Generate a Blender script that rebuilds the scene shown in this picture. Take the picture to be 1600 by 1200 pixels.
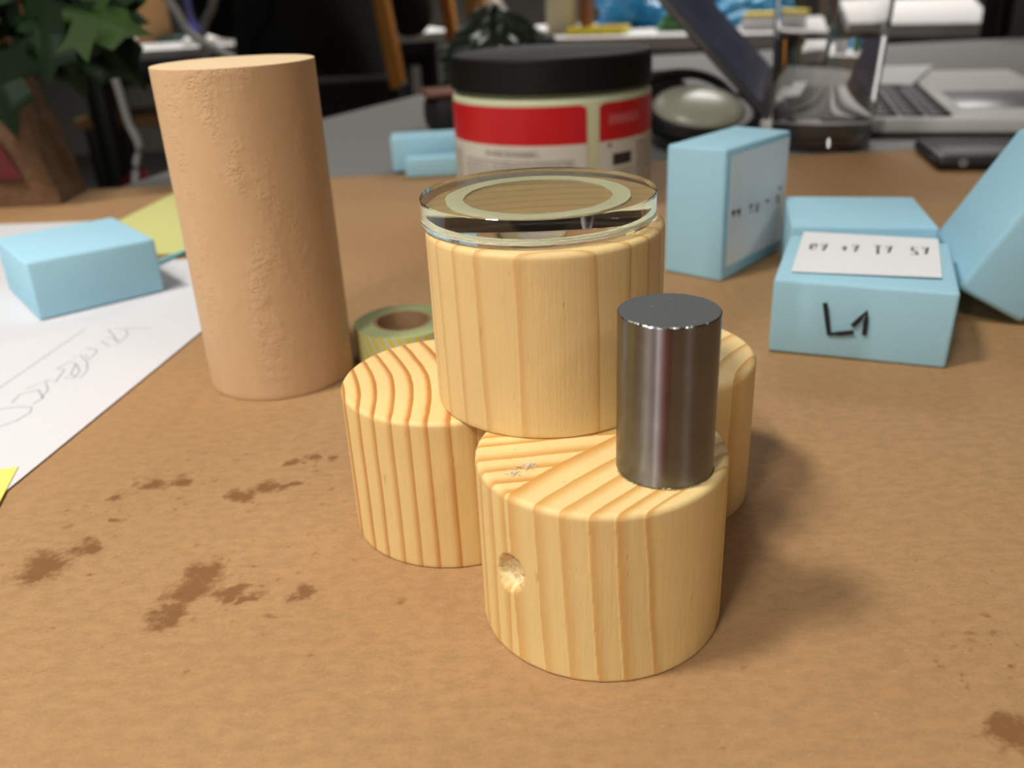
import bpy, bmesh, math, random
import numpy as np
from mathutils import Vector, Matrix, noise as mnoise

for o in list(bpy.data.objects):
    bpy.data.objects.remove(o)
random.seed(7)
SC = bpy.context.scene
COL = SC.collection
PI = math.pi

# ------------------------------------------------------------------ camera
cam_d = bpy.data.cameras.new('camera')
cam = bpy.data.objects.new('camera', cam_d)
COL.objects.link(cam)
right = Vector((0.998860, -0.019857, -0.043411)).normalized()
fwd = Vector((0.0, 0.909374, -0.415979))
down = fwd.cross(right).normalized()
m = Matrix.Identity(4)
for i in range(3):
    m[i][0] = right[i]; m[i][1] = -down[i]; m[i][2] = -fwd[i]
m[0][3], m[1][3], m[2][3] = 0.0, 0.0, 0.11739
cam.matrix_world = m
cam_d.sensor_fit = 'HORIZONTAL'
cam_d.sensor_width = 36.0
cam_d.lens = 1384.32 * 36.0 / 1600.0
cam_d.clip_start = 0.005
cam_d.clip_end = 50
cam_d.dof.use_dof = True
cam_d.dof.focus_distance = 0.178
cam_d.dof.aperture_fstop = 17.0
SC.camera = cam

# ------------------------------------------------------------------ world / exposure
world = bpy.data.worlds.new('world'); SC.world = world
world.use_nodes = True
world.node_tree.nodes['Background'].inputs[0].default_value = (0.80, 0.86, 1.0, 1)
world.node_tree.nodes['Background'].inputs[1].default_value = 0.10
SC.view_settings.view_transform = 'Standard'
SC.view_settings.look = 'None'
SC.view_settings.exposure = -0.06
SC.view_settings.gamma = 1.0
SC.view_settings.use_curve_mapping = False
SC.cycles.use_denoising = True
SC.cycles.use_adaptive_sampling = True
SC.cycles.adaptive_threshold = 0.025
SC.cycles.max_bounces = 10
SC.cycles.transmission_bounces = 10
SC.cycles.sample_clamp_indirect = 0.0
SC.cycles.diffuse_bounces = 3

LAMP_COL = (1.0, 0.965, 0.905)
LAMPS = [  # hanging and ceiling light panels: x, y, z, size x, size y, watts, beam spread, aim (None = straight down)
    (-0.38, -0.50, 1.00, 0.06, 0.40, 6.0, 120, None),
    (-0.55, 0.02, 1.12, 0.20, 0.20, 7.6, 115, None),
    (0.75, 2.80, 1.90, 1.20, 0.60, 44.0, 125, None),
    (1.10, -0.90, 1.70, 0.40, 0.40, 7.0, 180, None),
    (-1.00, 3.10, 1.90, 1.20, 0.60, 28.0, 115, None),
    (-1.25, -1.90, 0.90, 0.06, 0.60, 8.5, 180, (0.0, 0.15, 0.0)),  # extra low panel, added to draw the highlight on the steel
]

# ------------------------------------------------------------------ helpers
def lin(c):
    out = []
    for x in c:
        x /= 255.0
        out.append(x / 12.92 if x <= 0.04045 else ((x + 0.055) / 1.055) ** 2.4)
    return (out[0], out[1], out[2], 1.0)

class NT:
    """small node-tree writer"""
    def __init__(s, name):
        s.mat = bpy.data.materials.new(name); s.mat.use_nodes = True
        s.t = s.mat.node_tree; s.b = s.t.nodes['Principled BSDF']
        s.out = s.t.nodes['Material Output']
    def n(s, kind, **kw):
        nd = s.t.nodes.new(kind)
        for k, v in kw.items():
            if k in ('inp',):
                for kk, vv in v.items():
                    if hasattr(vv, 'is_output'): s.t.links.new(vv, nd.inputs[kk])
                    else: nd.inputs[kk].default_value = vv
            else: setattr(nd, k, v)
        return nd
    def l(s, a, b): s.t.links.new(a, b)
    def math(s, op, a, b=None, c=None, clamp=False):
        nd = s.t.nodes.new('ShaderNodeMath'); nd.operation = op; nd.use_clamp = clamp
        for i, x in enumerate((a, b, c)):
            if x is None: continue
            if hasattr(x, 'is_output'): s.l(x, nd.inputs[i])
            else: nd.inputs[i].default_value = x
        return nd.outputs[0]
    def mix(s, fac, a, b, mode='MIX'):
        nd = s.t.nodes.new('ShaderNodeMix'); nd.data_type = 'RGBA'; nd.blend_type = mode
        for sock, x in ((nd.inputs[0], fac), (nd.inputs[6], a), (nd.inputs[7], b)):
            if hasattr(x, 'is_output'): s.l(x, sock)
            else: sock.default_value = x
        return nd.outputs[2]
    def noise(s, scale, detail=3, rough=0.5, vec=None, dist=0.0):
        nd = s.n('ShaderNodeTexNoise')
        nd.inputs['Scale'].default_value = scale; nd.inputs['Detail'].default_value = detail
        nd.inputs['Roughness'].default_value = rough; nd.inputs['Distortion'].default_value = dist
        if vec is not None: s.l(vec, nd.inputs['Vector'])
        return nd.outputs[0]
    def pos(s):
        return s.n('ShaderNodeTexCoord').outputs['Object']
    def mapping(s, vec, scale=(1, 1, 1), loc=(0, 0, 0), rot=(0, 0, 0)):
        nd = s.n('ShaderNodeMapping'); s.l(vec, nd.inputs[0])
        nd.inputs['Location'].default_value = loc; nd.inputs['Rotation'].default_value = rot
        nd.inputs['Scale'].default_value = scale
        return nd.outputs[0]
    def ramp(s, fac, stops, interp='LINEAR'):
        nd = s.n('ShaderNodeValToRGB'); cr = nd.color_ramp; cr.interpolation = interp
        while len(cr.elements) < len(stops): cr.elements.new(0.5)
        for e, (p, c) in zip(cr.elements, stops):
            e.position = p; e.color = c if len(c) == 4 else (*c, 1)
        s.l(fac, nd.inputs[0]); return nd.outputs[0]
    def smooth(s, x, a, b):
        nd = s.n('ShaderNodeMapRange'); nd.interpolation_type = 'SMOOTHSTEP'
        s.l(x, nd.inputs[0]); nd.inputs[1].default_value = a; nd.inputs[2].default_value = b
        return nd.outputs[0]
    def bump(s, h, dist, strength=1.0):
        nd = s.n('ShaderNodeBump'); s.l(h, nd.inputs['Height'])
        nd.inputs['Distance'].default_value = dist; nd.inputs['Strength'].default_value = strength
        s.l(nd.outputs[0], s.b.inputs['Normal']); return nd
    def set(s, **kw):
        for k, v in kw.items():
            k = k.replace('_', ' ')
            if hasattr(v, 'is_output'): s.l(v, s.b.inputs[k])
            else: s.b.inputs[k].default_value = v
        return s

_MC = {}
def plain(name, rgb, rough=0.6, metal=0.0, var=0.08, scale=60, bump=0.0, spec=0.5, **kw):
    """plain surface: a little mottling from noise, optional fine bump"""
    if name in _MC: return _MC[name]
    t = NT(name); c = lin(rgb)
    f = t.noise(scale, 4, 0.6, t.pos())
    dk = tuple(x * (1 - var * 2) for x in c[:3]) + (1,)
    lt = tuple(min(1, x * (1 + var)) for x in c[:3]) + (1,)
    t.set(Base_Color=t.mix(f, dk, lt), Roughness=rough, Metallic=metal)
    t.b.inputs['Specular IOR Level'].default_value = spec
    if bump: t.bump(t.noise(scale * 6, 3, 0.6, t.pos()), bump)
    for k, v in kw.items(): t.b.inputs[k.replace('_', ' ')].default_value = v
    _MC[name] = t.mat
    return t.mat

def link(name, me, mat, parent=None, smooth=False):
    if mat is not None: me.materials.append(mat)
    if smooth:
        me.polygons.foreach_set('use_smooth', [True] * len(me.polygons))
    o = bpy.data.objects.new(name, me); COL.objects.link(o)
    if parent is not None: o.parent = parent
    return o
def pyd(name, v, f, mat, parent=None, smooth=False):
    me = bpy.data.meshes.new(name); me.from_pydata([tuple(x) for x in v], [], f); me.update()
    return link(name, me, mat, parent, smooth)
def tag(o, label=None, cat=None, group=None, kind=None):
    if label: o['label'] = label
    if cat: o['category'] = cat
    if group: o['group'] = group
    if kind: o['kind'] = kind
    return o
def thing(name, loc, label, cat, rz=0.0, group=None):
    e = bpy.data.objects.new(name, None); COL.objects.link(e)
    e.empty_display_size = 0.01
    e.location = loc; e.rotation_euler = (0, 0, rz)
    return tag(e, label, cat, group)
def auto_smooth(me, deg=35):
    bm = bmesh.new(); bm.from_mesh(me)
    for f in bm.faces: f.smooth = True
    for e in bm.edges:
        if len(e.link_faces) == 2 and e.calc_face_angle(0) > math.radians(deg): e.smooth = False
    bm.to_mesh(me); bm.free()
def rbox(name, size, mat, parent=None, loc=(0, 0, 0), rot=(0, 0, 0), bev=0.002, seg=2, taper=None, jitter=0.0):
    """bevelled box, base at z=0 of its own frame"""
    bm = bmesh.new(); bmesh.ops.create_cube(bm, size=1)
    for v in bm.verts:
        tx = 1.0
        if taper and v.co.z > 0: tx = taper
        v.co = Vector((v.co.x * size[0] * tx, v.co.y * size[1] * tx, (v.co.z + .5) * size[2]))
        if jitter: v.co += Vector([random.uniform(-jitter, jitter) for _ in range(3)])
    if bev > 0:
        bmesh.ops.bevel(bm, geom=bm.edges[:], offset=min(bev, min(size) * .45), segments=seg, profile=0.5, affect='EDGES')
    me = bpy.data.meshes.new(name); bm.to_mesh(me); bm.free()
    auto_smooth(me, 50)
    o = link(name, me, mat, parent); o.location = loc; o.rotation_euler = rot
    return o
def lathe(name, prof, mat, parent=None, n=64, loc=(0, 0, 0), deg=35, rot=(0, 0, 0)):
    v, f, prev = [], [], None
    for r, z in prof:
        if r <= 1e-9:
            row = [len(v)]; v.append((0, 0, z))
        else:
            row = list(range(len(v), len(v) + n))
            v += [(r * math.cos(2 * PI * i / n), r * math.sin(2 * PI * i / n), z) for i in range(n)]
        if prev is not None:
            if len(prev) == 1 and len(row) > 1:
                f += [(prev[0], row[(i + 1) % n], row[i]) for i in range(n)]
            elif len(row) == 1 and len(prev) > 1:
                f += [(prev[i], prev[(i + 1) % n], row[0]) for i in range(n)]
            elif len(row) > 1:
                f += [(prev[i], prev[(i + 1) % n], row[(i + 1) % n], row[i]) for i in range(n)]
        prev = row
    me = bpy.data.meshes.new(name); me.from_pydata(v, [], f); me.update()
    auto_smooth(me, deg)
    o = link(name, me, mat, parent); o.location = loc; o.rotation_euler = rot
    return o
def tube(name, pts, rad, mat, parent=None, n=8, sub=6):
    """round tube along a smooth curve through pts"""
    P = [Vector(p) for p in pts]
    path = []
    for i in range(len(P) - 1):
        p0 = P[max(i - 1, 0)]; p1 = P[i]; p2 = P[i + 1]; p3 = P[min(i + 2, len(P) - 1)]
        for k in range(sub):
            t = k / sub
            path.append(0.5 * ((2 * p1) + (p2 - p0) * t + (2 * p0 - 5 * p1 + 4 * p2 - p3) * t * t + (3 * p1 - p0 - 3 * p2 + p3) * t ** 3))
    path.append(P[-1])
    v, f = [], []
    up = Vector((0, 0, 1))
    for i, p in enumerate(path):
        d = (path[min(i + 1, len(path) - 1)] - path[max(i - 1, 0)]).normalized()
        a = d.cross(up if abs(d.z) < .95 else Vector((1, 0, 0))).normalized(); b = d.cross(a)
        r = rad(i / (len(path) - 1)) if callable(rad) else rad
        v += [p + r * (math.cos(2 * PI * k / n) * a + math.sin(2 * PI * k / n) * b) for k in range(n)]
        if i: f += [((i - 1) * n + k, (i - 1) * n + (k + 1) % n, i * n + (k + 1) % n, i * n + k) for k in range(n)]
    f.append(tuple(reversed(range(n)))); f.append(tuple(range(len(v) - n, len(v))))
    return pyd(name, v, f, mat, parent, True)
def ribbon(name, lines, nrm, width, mat, parent=None, lift=0.0001):
    """thin pen strokes lying on a plane of normal nrm"""
    v, f = [], []
    nrm = Vector(nrm).normalized()
    for pts in lines:
        P = [Vector(p) + nrm * lift for p in pts]
        b0 = len(v)
        for i, p in enumerate(P):
            d = (P[min(i + 1, len(P) - 1)] - P[max(i - 1, 0)]).normalized()
            s = nrm.cross(d) * width / 2
            e = d * width * .3 * (-1 if i == 0 else (1 if i == len(P) - 1 else 0))
            v += [p - s + e, p + s + e]
        f += [(b0 + 2 * i, b0 + 2 * i + 2, b0 + 2 * i + 3, b0 + 2 * i + 1) for i in range(len(P) - 1)]
    return pyd(name, v, f, mat, parent)
def slab(name, pts, z0, z1, mat, parent=None):
    """flat sheet from plan outline"""
    n = len(pts)
    v = [(x, y, z0) for x, y in pts] + [(x, y, z1) for x, y in pts]
    f = [tuple(reversed(range(n))), tuple(range(n, 2 * n))] + [(i, (i + 1) % n, n + (i + 1) % n, n + i) for i in range(n)]
    return pyd(name, v, f, mat, parent)

# ------------------------------------------------------------------ materials
def kraft_material():
    t = NT('kraft_paper'); p = t.pos()
    fine = t.noise(1500, 5, 0.75, p); mid = t.noise(1, 5, 0.65, t.mapping(p, (240, 420, 1))); big = t.noise(9, 2, 0.5, p)
    fib = t.noise(1, 4, 0.7, t.mapping(p, (600, 1300, 1), rot=(0, 0, .15)))
    base = t.mix(fine, lin((137, 103, 66)), lin((182, 146, 102)))
    base = t.mix(t.math('MULTIPLY', t.smooth(mid, .35, .65), 0.40), base, lin((193, 149, 102)))
    base = t.mix(t.math('MULTIPLY', t.smooth(big, .35, .65), 0.18), base, lin((150, 106, 66)))
    base = t.mix(t.math('MULTIPLY', t.smooth(fib, 0.58, 0.76), 0.45), base, lin((214, 174, 128)))
    base = t.mix(t.math('MULTIPLY', t.smooth(fine, 0.60, 0.72), 0.40), base, lin((130, 85, 48)))
    # oil stains: irregular soft blots stored on the sheet itself
    at = t.n('ShaderNodeAttribute'); at.attribute_name = 'stain'; acc = at.outputs['Fac']
    grit = t.noise(700, 5, 0.7, p)
    f = t.math('ADD', acc, t.math('MULTIPLY', t.math('SUBTRACT', grit, 0.5), 1.3))
    f = t.math('MULTIPLY', t.smooth(f, 0.10, 0.85), t.math('GREATER_THAN', acc, 0.001))
    col = t.mix(t.math('MULTIPLY', f, 0.84), base, lin((118, 76, 38)))
    t.set(Base_Color=col, Roughness=0.72)
    t.b.inputs['Specular IOR Level'].default_value = 0.35
    t.bump(t.math('ADD', fine, t.math('MULTIPLY', mid, 1.5)), 0.00012, 0.6)
    return t.mat
M_KRAFT = kraft_material()

def pine_material(name, light, dark, edge, strength=1.0, fibre=1.0, start=.58):
    t = NT(name); p = t.pos()
    def att(a):
        n = t.n('ShaderNodeAttribute'); n.attribute_name = a; return n.outputs['Fac']
    wob = t.math('MULTIPLY', t.math('SUBTRACT', t.noise(1, 3, 0.5, t.mapping(p, (260, 260, 25))), 0.5), 0.07)
    ox = t.n('ShaderNodeSeparateXYZ'); t.l(t.n('ShaderNodeTexCoord').outputs['Normal'], ox.inputs[0])
    endgrain = t.math('MULTIPLY_ADD', t.smooth(ox.outputs['Z'], .3, .9), 0.42, 0.66)   # end grain shows its rings more strongly than the side
    def rings(a):
        ph = t.math('ADD', att(a), wob)
        fr = t.math('FRACT', ph)
        inten = t.noise(1, 0, 0, t.mapping(t.n('ShaderNodeCombineXYZ', inp={0: t.math('FLOOR', ph)}).outputs[0], (7.31, 1, 1)))
        k = t.math('MULTIPLY', t.math('MULTIPLY', t.math('ADD', t.math('MULTIPLY', inten, 0.8), 0.55), strength), endgrain)
        late = t.math('ADD', t.math('MULTIPLY', t.math('POWER', fr, 3.0), 0.22), t.math('MULTIPLY', t.smooth(fr, start, 0.96), 0.70))
        tail = t.math('MULTIPLY', t.math('SUBTRACT', 1.0, t.smooth(fr, 0.0, 0.035)), 0.55)
        return t.math('MULTIPLY', t.math('MAXIMUM', late, tail), k)
    f = t.mix(t.smooth(att('side_b'), 0.45, 0.55), rings('ring_a'), rings('ring_b'))
    blot = t.noise(90, 3, 0.5, p)
    lightc = t.mix(blot, light, tuple(x * .90 for x in light[:3]) + (1,))
    darkc = t.mix(blot, dark, edge)
    col = t.mix(f, lightc, darkc)
    streak = t.noise(1, 5, 0.7, t.mapping(p, (1500, 1500, 60)))
    col = t.mix(t.math('MULTIPLY', t.math('SUBTRACT', streak, 0.5), 0.5 * fibre, clamp=True), col, edge)
    speck = t.smooth(t.noise(1, 2, 0.5, t.mapping(p, (700, 700, 170))), 0.70, 0.80)
    col = t.mix(t.math('MULTIPLY', speck, 0.20), col, lin((150, 104, 52)))
    col = t.mix(t.math('MULTIPLY', att('torn'), 0.75), col, lin((246, 226, 178)))
    t.set(Base_Color=col, Roughness=0.55)
    t.b.inputs['Specular IOR Level'].default_value = 0.35
    t.b.inputs['Subsurface Weight'].default_value = 0.0
    h = t.math('SUBTRACT', t.math('MULTIPLY', streak, 0.5), t.math('MULTIPLY', speck, 0.8))
    h = t.math('SUBTRACT', h, t.math('MULTIPLY', f, -0.6))
    h = t.math('ADD', h, t.math('MULTIPLY', t.noise(1, 4, 0.6, t.mapping(p, (380, 380, 140))), 0.8))
    t.bump(h, 0.00022, 0.7)
    return t.mat

M_PINE_FRONT = pine_material('pine_ringed', lin((243, 213, 148)), lin((220, 162, 82)), lin((206, 146, 70)), 1.1, 1.0, .40)
M_PINE_LEFT = pine_material('pine_striped', lin((243, 211, 145)), lin((208, 142, 70)), lin((186, 116, 50)), 1.35, 0.5, .58)
M_PINE_TOP = pine_material('pine_flat_sawn', lin((238, 207, 146)), lin((214, 162, 92)), lin((200, 142, 72)), 0.85, 0.8, .72)
M_PINE_BACK = pine_material('pine_pale', lin((243, 212, 148)), lin((217, 162, 84)), lin((200, 142, 66)), 1.0, 0.5)

def beech_material():
    t = NT('beech'); p = t.pos()
    n1 = t.noise(45, 4, 0.55, t.mapping(p, (1, 1, .45))); n2 = t.noise(500, 4, 0.6, t.mapping(p, (1, 1, .5)))
    col = t.mix(n1, lin((204, 167, 128)), lin((224, 191, 152)))
    col = t.mix(t.math('MULTIPLY', n2, 0.25), col, lin((186, 142, 100)))
    geo = t.n('ShaderNodeNewGeometry'); sx = t.n('ShaderNodeSeparateXYZ'); t.l(geo.outputs['Normal'], sx.inputs[0])
    col = t.mix(t.smooth(sx.outputs['Z'], 0.8, 0.95), col, lin((236, 208, 166)))
    # worm-eaten pits: strings of small hollows running round the grain
    vor = t.n('ShaderNodeTexVoronoi'); vor.inputs['Scale'].default_value = 1.0
    t.l(t.mapping(p, (900, 900, 1000)), vor.inputs['Vector'])
    pit = t.math('SUBTRACT', 1.0, t.smooth(vor.outputs['Distance'], 0.15, 0.42))
    zone = t.smooth(t.noise(75, 3, 0.6, t.mapping(p, (1.4, 1.4, .55))), 0.46, 0.70)
    ripple = t.noise(1, 3, 0.6, t.mapping(p, (160, 160, 420)))
    h = t.math('SUBTRACT', t.math('MULTIPLY', t.math('MULTIPLY', ripple, t.math('ADD', t.math('MULTIPLY', zone, 1.2), .25)), 1.0), t.math('MULTIPLY', t.math('MULTIPLY', pit, zone), 0.9))
    t.set(Base_Color=col, Roughness=0.62)
    t.b.inputs['Specular IOR Level'].default_value = 0.3
    t.bump(h, 0.0005, 0.5)
    return t.mat
M_BEECH = beech_material()

def steel_side():
    t = NT('turned_steel'); p = t.pos()
    lines = t.noise(1, 4, 0.7, t.mapping(p, (60, 60, 5200)))
    blot = t.noise(160, 3, 0.6, p)
    col = t.mix(blot, lin((116, 117, 121)), lin((148, 149, 153)))
    tg = t.n('ShaderNodeTangent'); tg.direction_type = 'RADIAL'; tg.axis = 'Z'
    b2 = t.t.nodes.new('ShaderNodeBsdfPrincipled')
    for bs, r0 in ((t.b, .37), (b2, .20)):
        t.l(col, bs.inputs['Base Color']); bs.inputs['Metallic'].default_value = 1.0
        t.l(t.math('MULTIPLY_ADD', t.math('ADD', lines, blot), 0.04, r0 - .03), bs.inputs['Roughness'])
        bs.inputs['Anisotropic'].default_value = 1.0; bs.inputs['Anisotropic Rotation'].default_value = 0.25
        t.l(tg.outputs[0], bs.inputs['Tangent'])
    mx = t.t.nodes.new('ShaderNodeMixShader'); mx.inputs[0].default_value = .42
    t.l(t.b.outputs[0], mx.inputs[1]); t.l(b2.outputs[0], mx.inputs[2]); t.l(mx.outputs[0], t.out.inputs['Surface'])
    return t.mat
def steel_top():
    t = NT('sawn_steel_face'); p = t.pos()
    n = t.noise(1400, 5, 0.7, p); sp = t.smooth(t.noise(1100, 2, 0.5, p), 0.68, 0.76)
    col = t.mix(n, lin((66, 69, 71)), lin((94, 96, 96)))
    col = t.mix(t.math('MULTIPLY', sp, 0.5), col, lin((170, 170, 165)))
    t.set(Base_Color=col, Metallic=0.0, Roughness=0.8); t.b.inputs['Specular IOR Level'].default_value = .3; t.bump(n, 0.00008, 0.6)
    return t.mat
M_STEEL, M_STEELTOP = steel_side(), steel_top()

def clear(name, ior, rough=0.0, tint=(1, 1, 1, 1)):
    t = NT(name)
    n = t.noise(300, 2, 0.5, t.pos())
    t.set(Base_Color=tint, Roughness=rough, IOR=ior)
    t.b.inputs['Transmission Weight'].default_value = 1.0
    t.bump(n, 0.000002, 0.2)
    return t.mat
M_ACRYLIC = clear('clear_acrylic', 1.49, 0.0, (1, 1, 1, 1))
M_GLASS = clear('clear_glass', 1.5)
M_WATER = clear('water', 1.33)

def foam_material(name, rgb):
    t = NT(name); p = t.pos()
    n = t.noise(900, 4, 0.7, p); b = t.noise(60, 3, 0.5, p)
    c = lin(rgb)
    col = t.mix(n, tuple(x * .88 for x in c[:3]) + (1,), tuple(min(1, x * 1.07) for x in c[:3]) + (1,))
    col = t.mix(t.math('MULTIPLY', b, 0.25), col, lin((176, 218, 232)))
    t.set(Base_Color=col, Roughness=0.8); t.b.inputs['Specular IOR Level'].default_value = 0.25
    t.bump(n, 0.00008, 0.5)
    return t.mat
M_FOAM = foam_material('blue_foam', (166, 213, 232))

def paper_material(name, rgb, ruled=None):
    t = NT(name); p = t.pos()
    n = t.noise(400, 4, 0.6, p); c = lin(rgb)
    col = t.mix(n, tuple(x * .97 for x in c[:3]) + (1,), tuple(min(1, x * 1.02) for x in c[:3]) + (1,))
    if ruled:
        sx = t.n('ShaderNodeSeparateXYZ'); t.l(p, sx.inputs[0])
        fr = t.math('FRACT', t.math('MULTIPLY', sx.outputs['Y'], 1 / .008))
        col = t.mix(t.math('MULTIPLY', t.math('LESS_THAN', fr, 0.09), 0.5), col, lin(ruled))
    t.set(Base_Color=col, Roughness=0.85); t.b.inputs['Specular IOR Level'].default_value = 0.2
    return t.mat
M_PAPER = paper_material('white_paper', (214, 213, 216))
M_LABEL = paper_material('white_label', (238, 238, 240))
M_YELLOW = paper_material('yellow_note', (232, 228, 118))
M_YPAD = paper_material('yellow_ruled_pad', (214, 212, 138), (150, 165, 120))
M_INK = plain('black_marker', (28, 30, 34), 0.7)
M_PENCIL = plain('grey_pencil', (150, 147, 155), 0.8)
M_BLACK = plain('black_plastic', (12, 12, 12), 0.5, var=.05, spec=.3)
M_BLACKMETAL = plain('black_metal', (16, 16, 17), 0.45)
M_GREYTOP = plain('grey_laminate', (124, 124, 122), 0.5, var=.03, scale=300)
M_WHITETOP = plain('white_laminate', (205, 203, 202), 0.45, var=.02, scale=200)
M_ALU = plain('aluminium', (226, 223, 219), 0.5, metal=0.0, var=.02, scale=200)
M_ORANGEWOOD = plain('orange_wood', (205, 135, 52), 0.5, var=.08, scale=30)
M_TANWOOD = plain('tan_plywood', (196, 150, 96), 0.55, var=.06, scale=20)
M_FLOOR = plain('dark_floor', (58, 56, 54), 0.6, var=.1, scale=6)
M_WALL = plain('dim_wall', (120, 116, 110), 0.8, var=.04, scale=5)
M_CEIL = plain('ceiling_tile', (205, 203, 198), 0.9, var=.03, scale=20)

# ------------------------------------------------------------------ room
FZ = -0.74
def plane(name, v, mat):
    return tag(pyd(name, v, [(0, 1, 2, 3)], mat), kind='structure')
CZ = 1.95
plane('floor', [(-4, -4, FZ), (4, -4, FZ), (4, 5.5, FZ), (-4, 5.5, FZ)], M_FLOOR)
plane('ceiling', [(-4, -4, CZ), (-4, 5.5, CZ), (4, 5.5, CZ), (4, -4, CZ)], M_CEIL)
plane('wall_back', [(-4, 5.5, FZ), (4, 5.5, FZ), (4, 5.5, CZ), (-4, 5.5, CZ)], M_WALL)
plane('wall_front', [(-4, -4, FZ), (-4, -4, CZ), (4, -4, CZ), (4, -4, FZ)], M_WALL)
plane('wall_left', [(-4, -4, FZ), (-4, 5.5, FZ), (-4, 5.5, CZ), (-4, -4, CZ)], M_WALL)
plane('wall_right', [(4, -4, FZ), (4, -4, CZ), (4, 5.5, CZ), (4, 5.5, FZ)], M_WALL)

lamp_names = ['hanging behind the camera on the left', 'hanging over the left of the kraft-covered table', 'over the far cluttered desk',
              'behind the camera on the right', 'over the far white desk on the left', 'added low behind the camera to brighten the steel highlight']
for (x, y, z, sx, sy, w, spread, aim), nm in zip(LAMPS, lamp_names):
    t = thing('ceiling_light', (x, y, z), 'white panel light ' + nm, 'ceiling light', group='panel lights')
    ld = bpy.data.lights.new('diffuser', 'AREA'); ld.shape = 'RECTANGLE'; ld.size = sx; ld.size_y = sy
    ld.energy = w; ld.color = LAMP_COL; ld.spread = math.radians(spread)
    if aim:
        t.rotation_euler = (Vector(aim) - Vector((x, y, z))).to_track_quat('-Z', 'Y').to_euler()
    lo = bpy.data.objects.new('diffuser', ld); COL.objects.link(lo); lo.parent = t; lo.location = (0, 0, -.012)
    rbox('housing', (sx + .05, sy + .05, .04), M_CEIL, t, (0, 0, -.01), bev=.006)
    for (a, b, c, d) in ((0, sy / 2 + .012, sx + .05, .024), (0, -sy / 2 - .012, sx + .05, .024), (sx / 2 + .012, 0, .024, sy), (-sx / 2 - .012, 0, .024, sy)):
        rbox('frame', (c, d, .02), M_CEIL, t, (a, b, -.025), bev=.003)
    if z < CZ - .1 and not aim:
        for sg in (-1, 1): tube('suspension_wire', [(0, sg * sy * .4, .03), (0, sg * sy * .4, CZ - z)], .0015, M_CEIL, t, 6)

# ------------------------------------------------------------------ work table, kraft paper
def table(name, outline, ztop, thick, mat_top, legs, label, mat_leg=None, apron=None):
    t = thing(name, (0, 0, FZ), label, 'table')
    slab('table_top', outline, ztop - thick - FZ, ztop - FZ, mat_top, t)
    for x, y in legs:
        rbox('leg', (.045, .045, ztop - thick - FZ), mat_leg or M_BLACKMETAL, t, (x, y, 0), bev=.004)
    if apron:
        for (x0, y0, x1, y1) in apron:
            L = math.hypot(x1 - x0, y1 - y0)
            rbox('apron', (L, .025, .06), M_BLACKMETAL, t, ((x0 + x1) / 2, (y0 + y1) / 2, ztop - thick - .06 - FZ),
                 (0, 0, math.atan2(y1 - y0, x1 - x0)), bev=.002)
    return t
table('work_table', [(-.75, -.12), (.85, -.12), (.85, .6130), (-.75, .6130)], -.0012, .025, M_GREYTOP,
      [(-.70, -.07), (.80, -.07), (-.70, .57), (.80, .57)], 'long work table hidden under the brown kraft paper in the foreground')
table('work_table', [(-.2615, .6150), (.95, .6150), (.95, 1.46), (.11, 1.46), (-.0612, 1.1446), (-.1768, .9078)], -.0012, .025, M_GREYTOP,
      [(-.19, .67), (.88, .67), (.88, 1.40), (.15, 1.40)], 'grey laminate table standing behind the kraft-covered table')
STAINS = [(-.1090, .1690, .0062, .0085, .3), (-.1015, .1760, .0042, .0050, .2), (-.0955, .2035, .0052, .0036, 0),
          (-.0885, .2045, .0034, .0026, 0), (-.1035, .1975, .0030, .0025, 0), (-.0705, .1960, .0040, .0036, .3),
          (-.0645, .1995, .0060, .0038, .2), (-.0590, .2000, .0034, .0026, 0), (-.0705, .1630, .0052, .0058, .2),
          (-.0715, .1570, .0060, .0050, .4), (-.0740, .1495, .0050, .0046, .8), (-.0625, .1560, .0048, .0030, .4),
          (-.0575, .1540, .0034, .0026, .3), (-.0467, .1548, .0034, .0030, 0), (-.0550, .2148, .0030, .0026, .2),
          (-.0495, .2125, .0028, .0020, .2), (-.0605, .2120, .0026, .0018, 0), (-.1105, .1850, .0020, .0018, 0),
          (-.1000, .1865, .0024, .0016, 0), (.0800, .1085, .0052, .0040, .2), (.0795, .1045, .0018, .0016, 0),
          (.0905, .1370, .0016, .0012, 0), (.0850, .1325, .0014, .0010, 0), (.0895, .1318, .0018, .0012, .3),
          (-.0520, .1475, .0020, .0014, 0), (-.0250, .1500, .0014, .0022, 0), (.0880, .1230, .0014, .0010, 0)]
rs = random.Random(3)
for k in range(150):   # fine splashes scattered round the blots
    bx, by = rs.choice(STAINS[:19])[:2]
    STAINS.append((bx + rs.gauss(0, .014), by + rs.gauss(0, .010), rs.uniform(.0005, .0015), rs.uniform(.0004, .0010), rs.uniform(-.5, .5)))
for k in range(40):
    STAINS.append((rs.gauss(.088, .010), rs.gauss(.122, .012), rs.uniform(.0004, .0011), rs.uniform(.0004, .0009), rs.uniform(-.5, .5)))
for k in range(50):
    STAINS.append((rs.uniform(-.09, .10), rs.uniform(.105, .20), rs.uniform(.0004, .0009), rs.uniform(.0003, .0007), rs.uniform(-.5, .5)))
gx0, gx1, gy0, gy1, gs = -.128, .112, .094, .226, .0006
nx_, ny_ = int((gx1 - gx0) / gs) + 1, int((gy1 - gy0) / gs) + 1
GX, GY = np.meshgrid(np.linspace(gx0, gx1, nx_), np.linspace(gy0, gy1, ny_))
gx, gy = GX.ravel(), GY.ravel()
wx = np.array([mnoise.fractal(Vector((a * 210, b * 210, 0)), .9, 2, 4) for a, b in zip(gx, gy)])
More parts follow.
